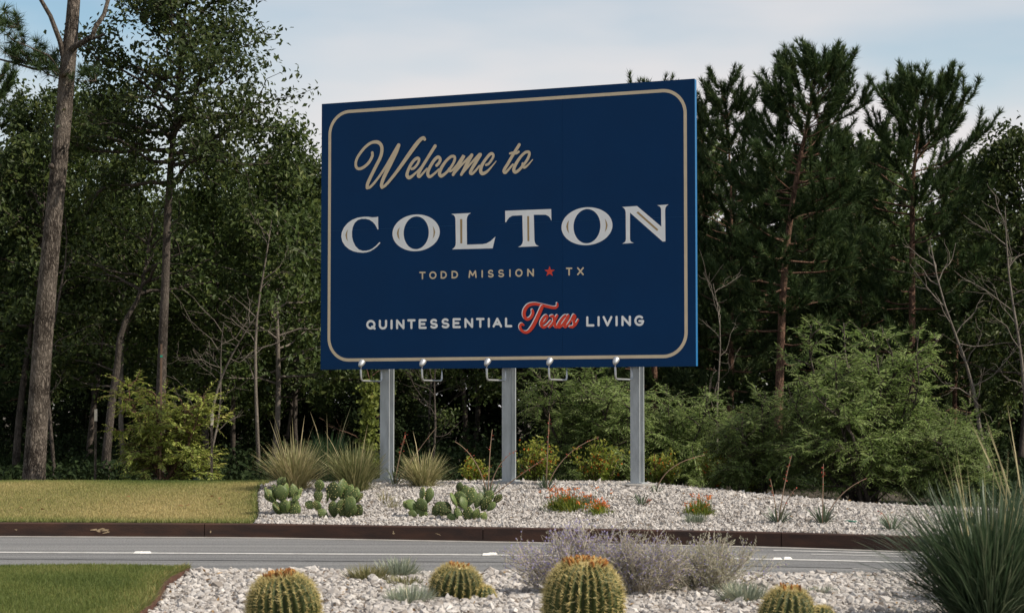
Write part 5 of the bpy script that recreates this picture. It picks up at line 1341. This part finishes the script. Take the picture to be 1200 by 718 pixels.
prickly_pear(3, 496, 606, [(502, 606, 488, 598, .2, .0), (506, 606, 512, 592, -.3, .0), (492, 600, 478, 588, .3, .0), (500, 600, 490, 586, .1, -.04), (494, 590, 496, 573, 1.35, .0), (500, 592, 504, 574, .2, .0), (507, 600, 518, 590, -.2, -.03), (490, 604, 480, 600, .5, -.05), (484, 598, 475, 589, .0, .03), (510, 606, 521, 600, .3, -.05)],
             'low prickly pear with dark pads, left one of the joined pair')
prickly_pear(4, 548, 610, [(541, 611, 536, 595, .3, .0), (547, 611, 549, 594, -.3, .0), (553, 611, 559, 596, .4, .02), (558, 611, 568, 602, -.1, -.03), (536, 608, 526, 604, .2, -.05), (531, 605, 519, 590, .2, .0), (537, 596, 530, 580, .9, .0), (542, 597, 538, 578, -.2, .03), (547, 596, 545, 572, .3, .05), (550, 595, 553, 574, -.4, .0), (556, 597, 562, 580, .2, .0), (562, 600, 572, 584, .4, .03), (568, 600, 577, 590, -.3, .0), (574, 592, 584, 582, .2, .02), (546, 600, 541, 584, .5, -.08), (560, 612, 567, 600, .7, -.09), (538, 580, 541, 569, .2, .03), (566, 590, 574, 578, -.7, .05)],
             'wide prickly pear cactus with the most pads, right one of the joined pair')

# golden barrel cacti
def barrel_cactus(seed, px, Y, rad, height, label, lean_=(0.0, 0.0), pups=(), crown_='full', ribs=26):
    r = np.random.default_rng(seed); x = X(px, Y); root = empty('barrel_cactus', (x, Y, .030), r.uniform(0, 6)); tx, ty = lean_; rz_ = root.rotation_euler[2]; root.rotation_euler = (tx * math.cos(rz_) + ty * math.sin(rz_), -tx * math.sin(rz_) + ty * math.cos(rz_), rz_); 
    def one(c, R_, h_, nr):
        mb, sp = MB(), MB(); nv, nu = 15, nr * 4; V = []; T_ = []
        for j in range(nv + 1):
            ph = -.62 + (math.pi / 2 + .62) * j / nv; rr = R_ * max(0, math.cos(ph)) ** .86; z_ = h_ * (.42 + .58 * math.sin(ph) ** (1)) if ph > 0 else h_ * (.42 + .62 * math.sin(ph))
            if ph > 1.15: z_ -= (ph - 1.15) * .12 * h_
            for i in range(nu):
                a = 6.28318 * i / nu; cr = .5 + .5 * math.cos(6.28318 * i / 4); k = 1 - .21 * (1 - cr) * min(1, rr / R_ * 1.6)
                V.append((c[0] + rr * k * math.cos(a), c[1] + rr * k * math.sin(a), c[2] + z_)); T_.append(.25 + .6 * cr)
        q = [(j * nu + i, j * nu + (i + 1) % nu, (j + 1) * nu + (i + 1) % nu, (j + 1) * nu + i) for j in range(nv) for i in range(nu)]
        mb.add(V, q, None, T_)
        B, D = [], []
        V = np.array(V).reshape(nv + 1, nu, 3)
        for i in range(0, nu, 4):
            prof = V[:, i]; 
            for f in np.arange(.06, .98, .030 * .24 / R_):
                p_, t_ = along(prof, f); n_ = unit(p_ - np.array([c[0], c[1], c[2] + h_ * .42]))
                m = 7; B.append(np.repeat(p_[None], m, 0)); D.append(unit(n_ * .8 + r.normal(0, .5, (m, 3))))
        B, D = np.concatenate(B), np.concatenate(D); needles(sp, B, D, .040 * r.uniform(.6, 1.25, len(B)) * (R_ / .24) ** .4, .0036, np.clip(r.normal(.5, .25, len(B)), 0, 1))
        return mb, sp
    mb, sp = one((0, 0, 0), rad, height, ribs)
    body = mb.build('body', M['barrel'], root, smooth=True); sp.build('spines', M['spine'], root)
    # woolly crown with rings of dried flowers
    mb = MB(); a = np.linspace(0, 6.28318, 21)[:-1]
    rings = [(rad * .44, height * .915), (rad * .36, height * .975), (rad * .2, height * .99), (rad * .02, height * .965)]
    for q_, z_ in rings: mb.add(np.stack([q_ * np.cos(a), q_ * np.sin(a), np.full(20, z_)], -1))
    qs = [(j * 20 + i, j * 20 + (i + 1) % 20, (j + 1) * 20 + (i + 1) % 20, (j + 1) * 20 + i) for j in range(3) for i in range(20)]
    mb.q.append(np.array(qs, np.int32)); mb.qm.append(np.zeros(60, np.int32)); mb.build('wool_crown', M['wool'], root, smooth=True)
    mb = MB(); nf = {'full': 70, 'ring': 110, 'few': 16}[crown_]
    for k in range(nf):
        az = r.uniform(0, 6.28); q_ = rad * (r.uniform(.18, .42) if crown_ != 'ring' else r.choice([r.uniform(.1, .25), r.uniform(.38, .56)])); z_ = height * (.985 - .30 * max(0, q_ / rad - .36) ** 1.1)
        p_ = np.array([math.cos(az) * q_, math.sin(az) * q_, z_]); d = unit(np.array([math.cos(az) * .35, math.sin(az) * .35, 1]) + r.normal(0, .2, 3)); h_ = r.uniform(.018, .034)
        tube(mb, [p_ - d * .008, p_ + d * h_ * .5, p_ + d * h_], [.008, .009, .003], 5, r.uniform(0, 1), cap=True)
    mb.build('dried_flowers', M['dry_flower'], root)
    for (dx, dy, pr_, ph_) in pups:
        c_, s_ = math.cos(-root.rotation_euler[2]), math.sin(-root.rotation_euler[2]); c = (dx * c_ - dy * s_, dx * s_ + dy * c_, 0)
        mb, sp = one(c, pr_, ph_, 13); pb = mb.build('pup', M['barrel'], root, smooth=True); sp.build('spines', M['spine'], pb)
    return tag(root, label, 'cactus', 'golden barrel cacti in the near bed')
barrel_cactus(1, 338, 12.55, .222, .375, 'large barrel cactus with a brown flower ring, leftmost', lean_=(.05, -.13))
barrel_cactus(2, 533, 14.4, .185, .285, 'smaller barrel cactus with a yellow pup at its right side', lean_=(.08, .10), pups=((.20, -.05, .085, .17), (.16, .12, .07, .12)), crown_='few', ribs=22)
barrel_cactus(3, 682, 12.4, .240, .470, 'largest barrel cactus with a double brown ring, below the lavender bush', lean_=(.06, .03), crown_='ring', ribs=28)
barrel_cactus(4, 918, 12.2, .165, .315, 'barrel cactus cut by the bottom edge, rightmost', lean_=(0, .09), pups=((.22, .08, .09, .22),), crown_='few', ribs=20)

# Russian sage: grey-tan twigs with violet flower spikes
def sage(seed, px, Y, h, w, n_st, violet, label):
    r = np.random.default_rng(seed); root = empty('lavender_bush', (X(px, Y), Y, .04)); st, lf, fl = MB(), MB(), MB()
    for k in range(n_st):
        az = r.uniform(0, 6.28); q_ = w * r.uniform(.05, 1) ** .8; hh = h * r.uniform(.6, 1.06) * math.sqrt(max(.1, 1 - .55 * (q_ / w) ** 2))
        e = np.array([math.cos(az) * q_, math.sin(az) * q_ * .6, hh]); P = wob((e[0] * .15, e[1] * .15, -.02), e, 8, .045, r)
        tube(st, P, np.linspace(.0038, .0014, 8), 3, r.uniform(0, 1))
        for j in range(9):
            f = r.uniform(.3, .98); p_, t_ = along(P, f); d = unit(t_ + r.normal(0, .55, 3)); L_ = r.uniform(.05, .15) * h / .52; e2 = p_ + d * L_
            tube(st, [p_, (p_ + e2) / 2 + r.normal(0, .004, 3), e2], [.0018, .0014, .0009], 3, r.uniform(.2, 1))
            m = 7; C = p_ + d * L_ * r.uniform(.1, 1.05, (m, 1)) + r.normal(0, .006, (m, 3)); a = unit(d + r.normal(0, .7, (m, 3)))
            isf = r.random(m) < violet * (.35 + .65 * f)
            if isf.any(): leaves(fl, C[isf], a[isf], r.normal(size=(isf.sum(), 3)), .016, .010, r.uniform(0, 1, isf.sum()))
            if (~isf).any(): leaves(lf, C[~isf], a[~isf], r.normal(size=((~isf).sum(), 3)), .022, .0065, r.uniform(0, 1, (~isf).sum()))
    st.build('stems', M['sage_stem'], root); lf.build('foliage', M['sage_leaf'], root); fl.build('flowers', M['flower_violet'], root)
    return tag(root, label, 'bush', 'lavender-flowered bushes in the near bed')
sage(1, 672, 14.9, .50, .52, 190, .55, 'violet-tinged lavender bush behind the largest barrel cactus')
sage(2, 748, 14.8, .47, .46, 130, .40, 'greyish lavender bush in the middle of the three')
sage(3, 830, 15.0, .42, .50, 150, .16, 'dry tan lavender bush, rightmost of the three')

# short green hose end on the stones by the right yuccas
p = hit(990, 614); mb = MB(); tube(mb, [(0, 0, .03), (.04, .01, .035), (.08, 0, .03), (.13, .01, .025)], .012, 7, cap=True)
o = mb.build('hose_end', M['pipe_green'], smooth=True); o.location = p; tag(o, 'short dark green hose end lying on the stones between two yuccas', 'hose')
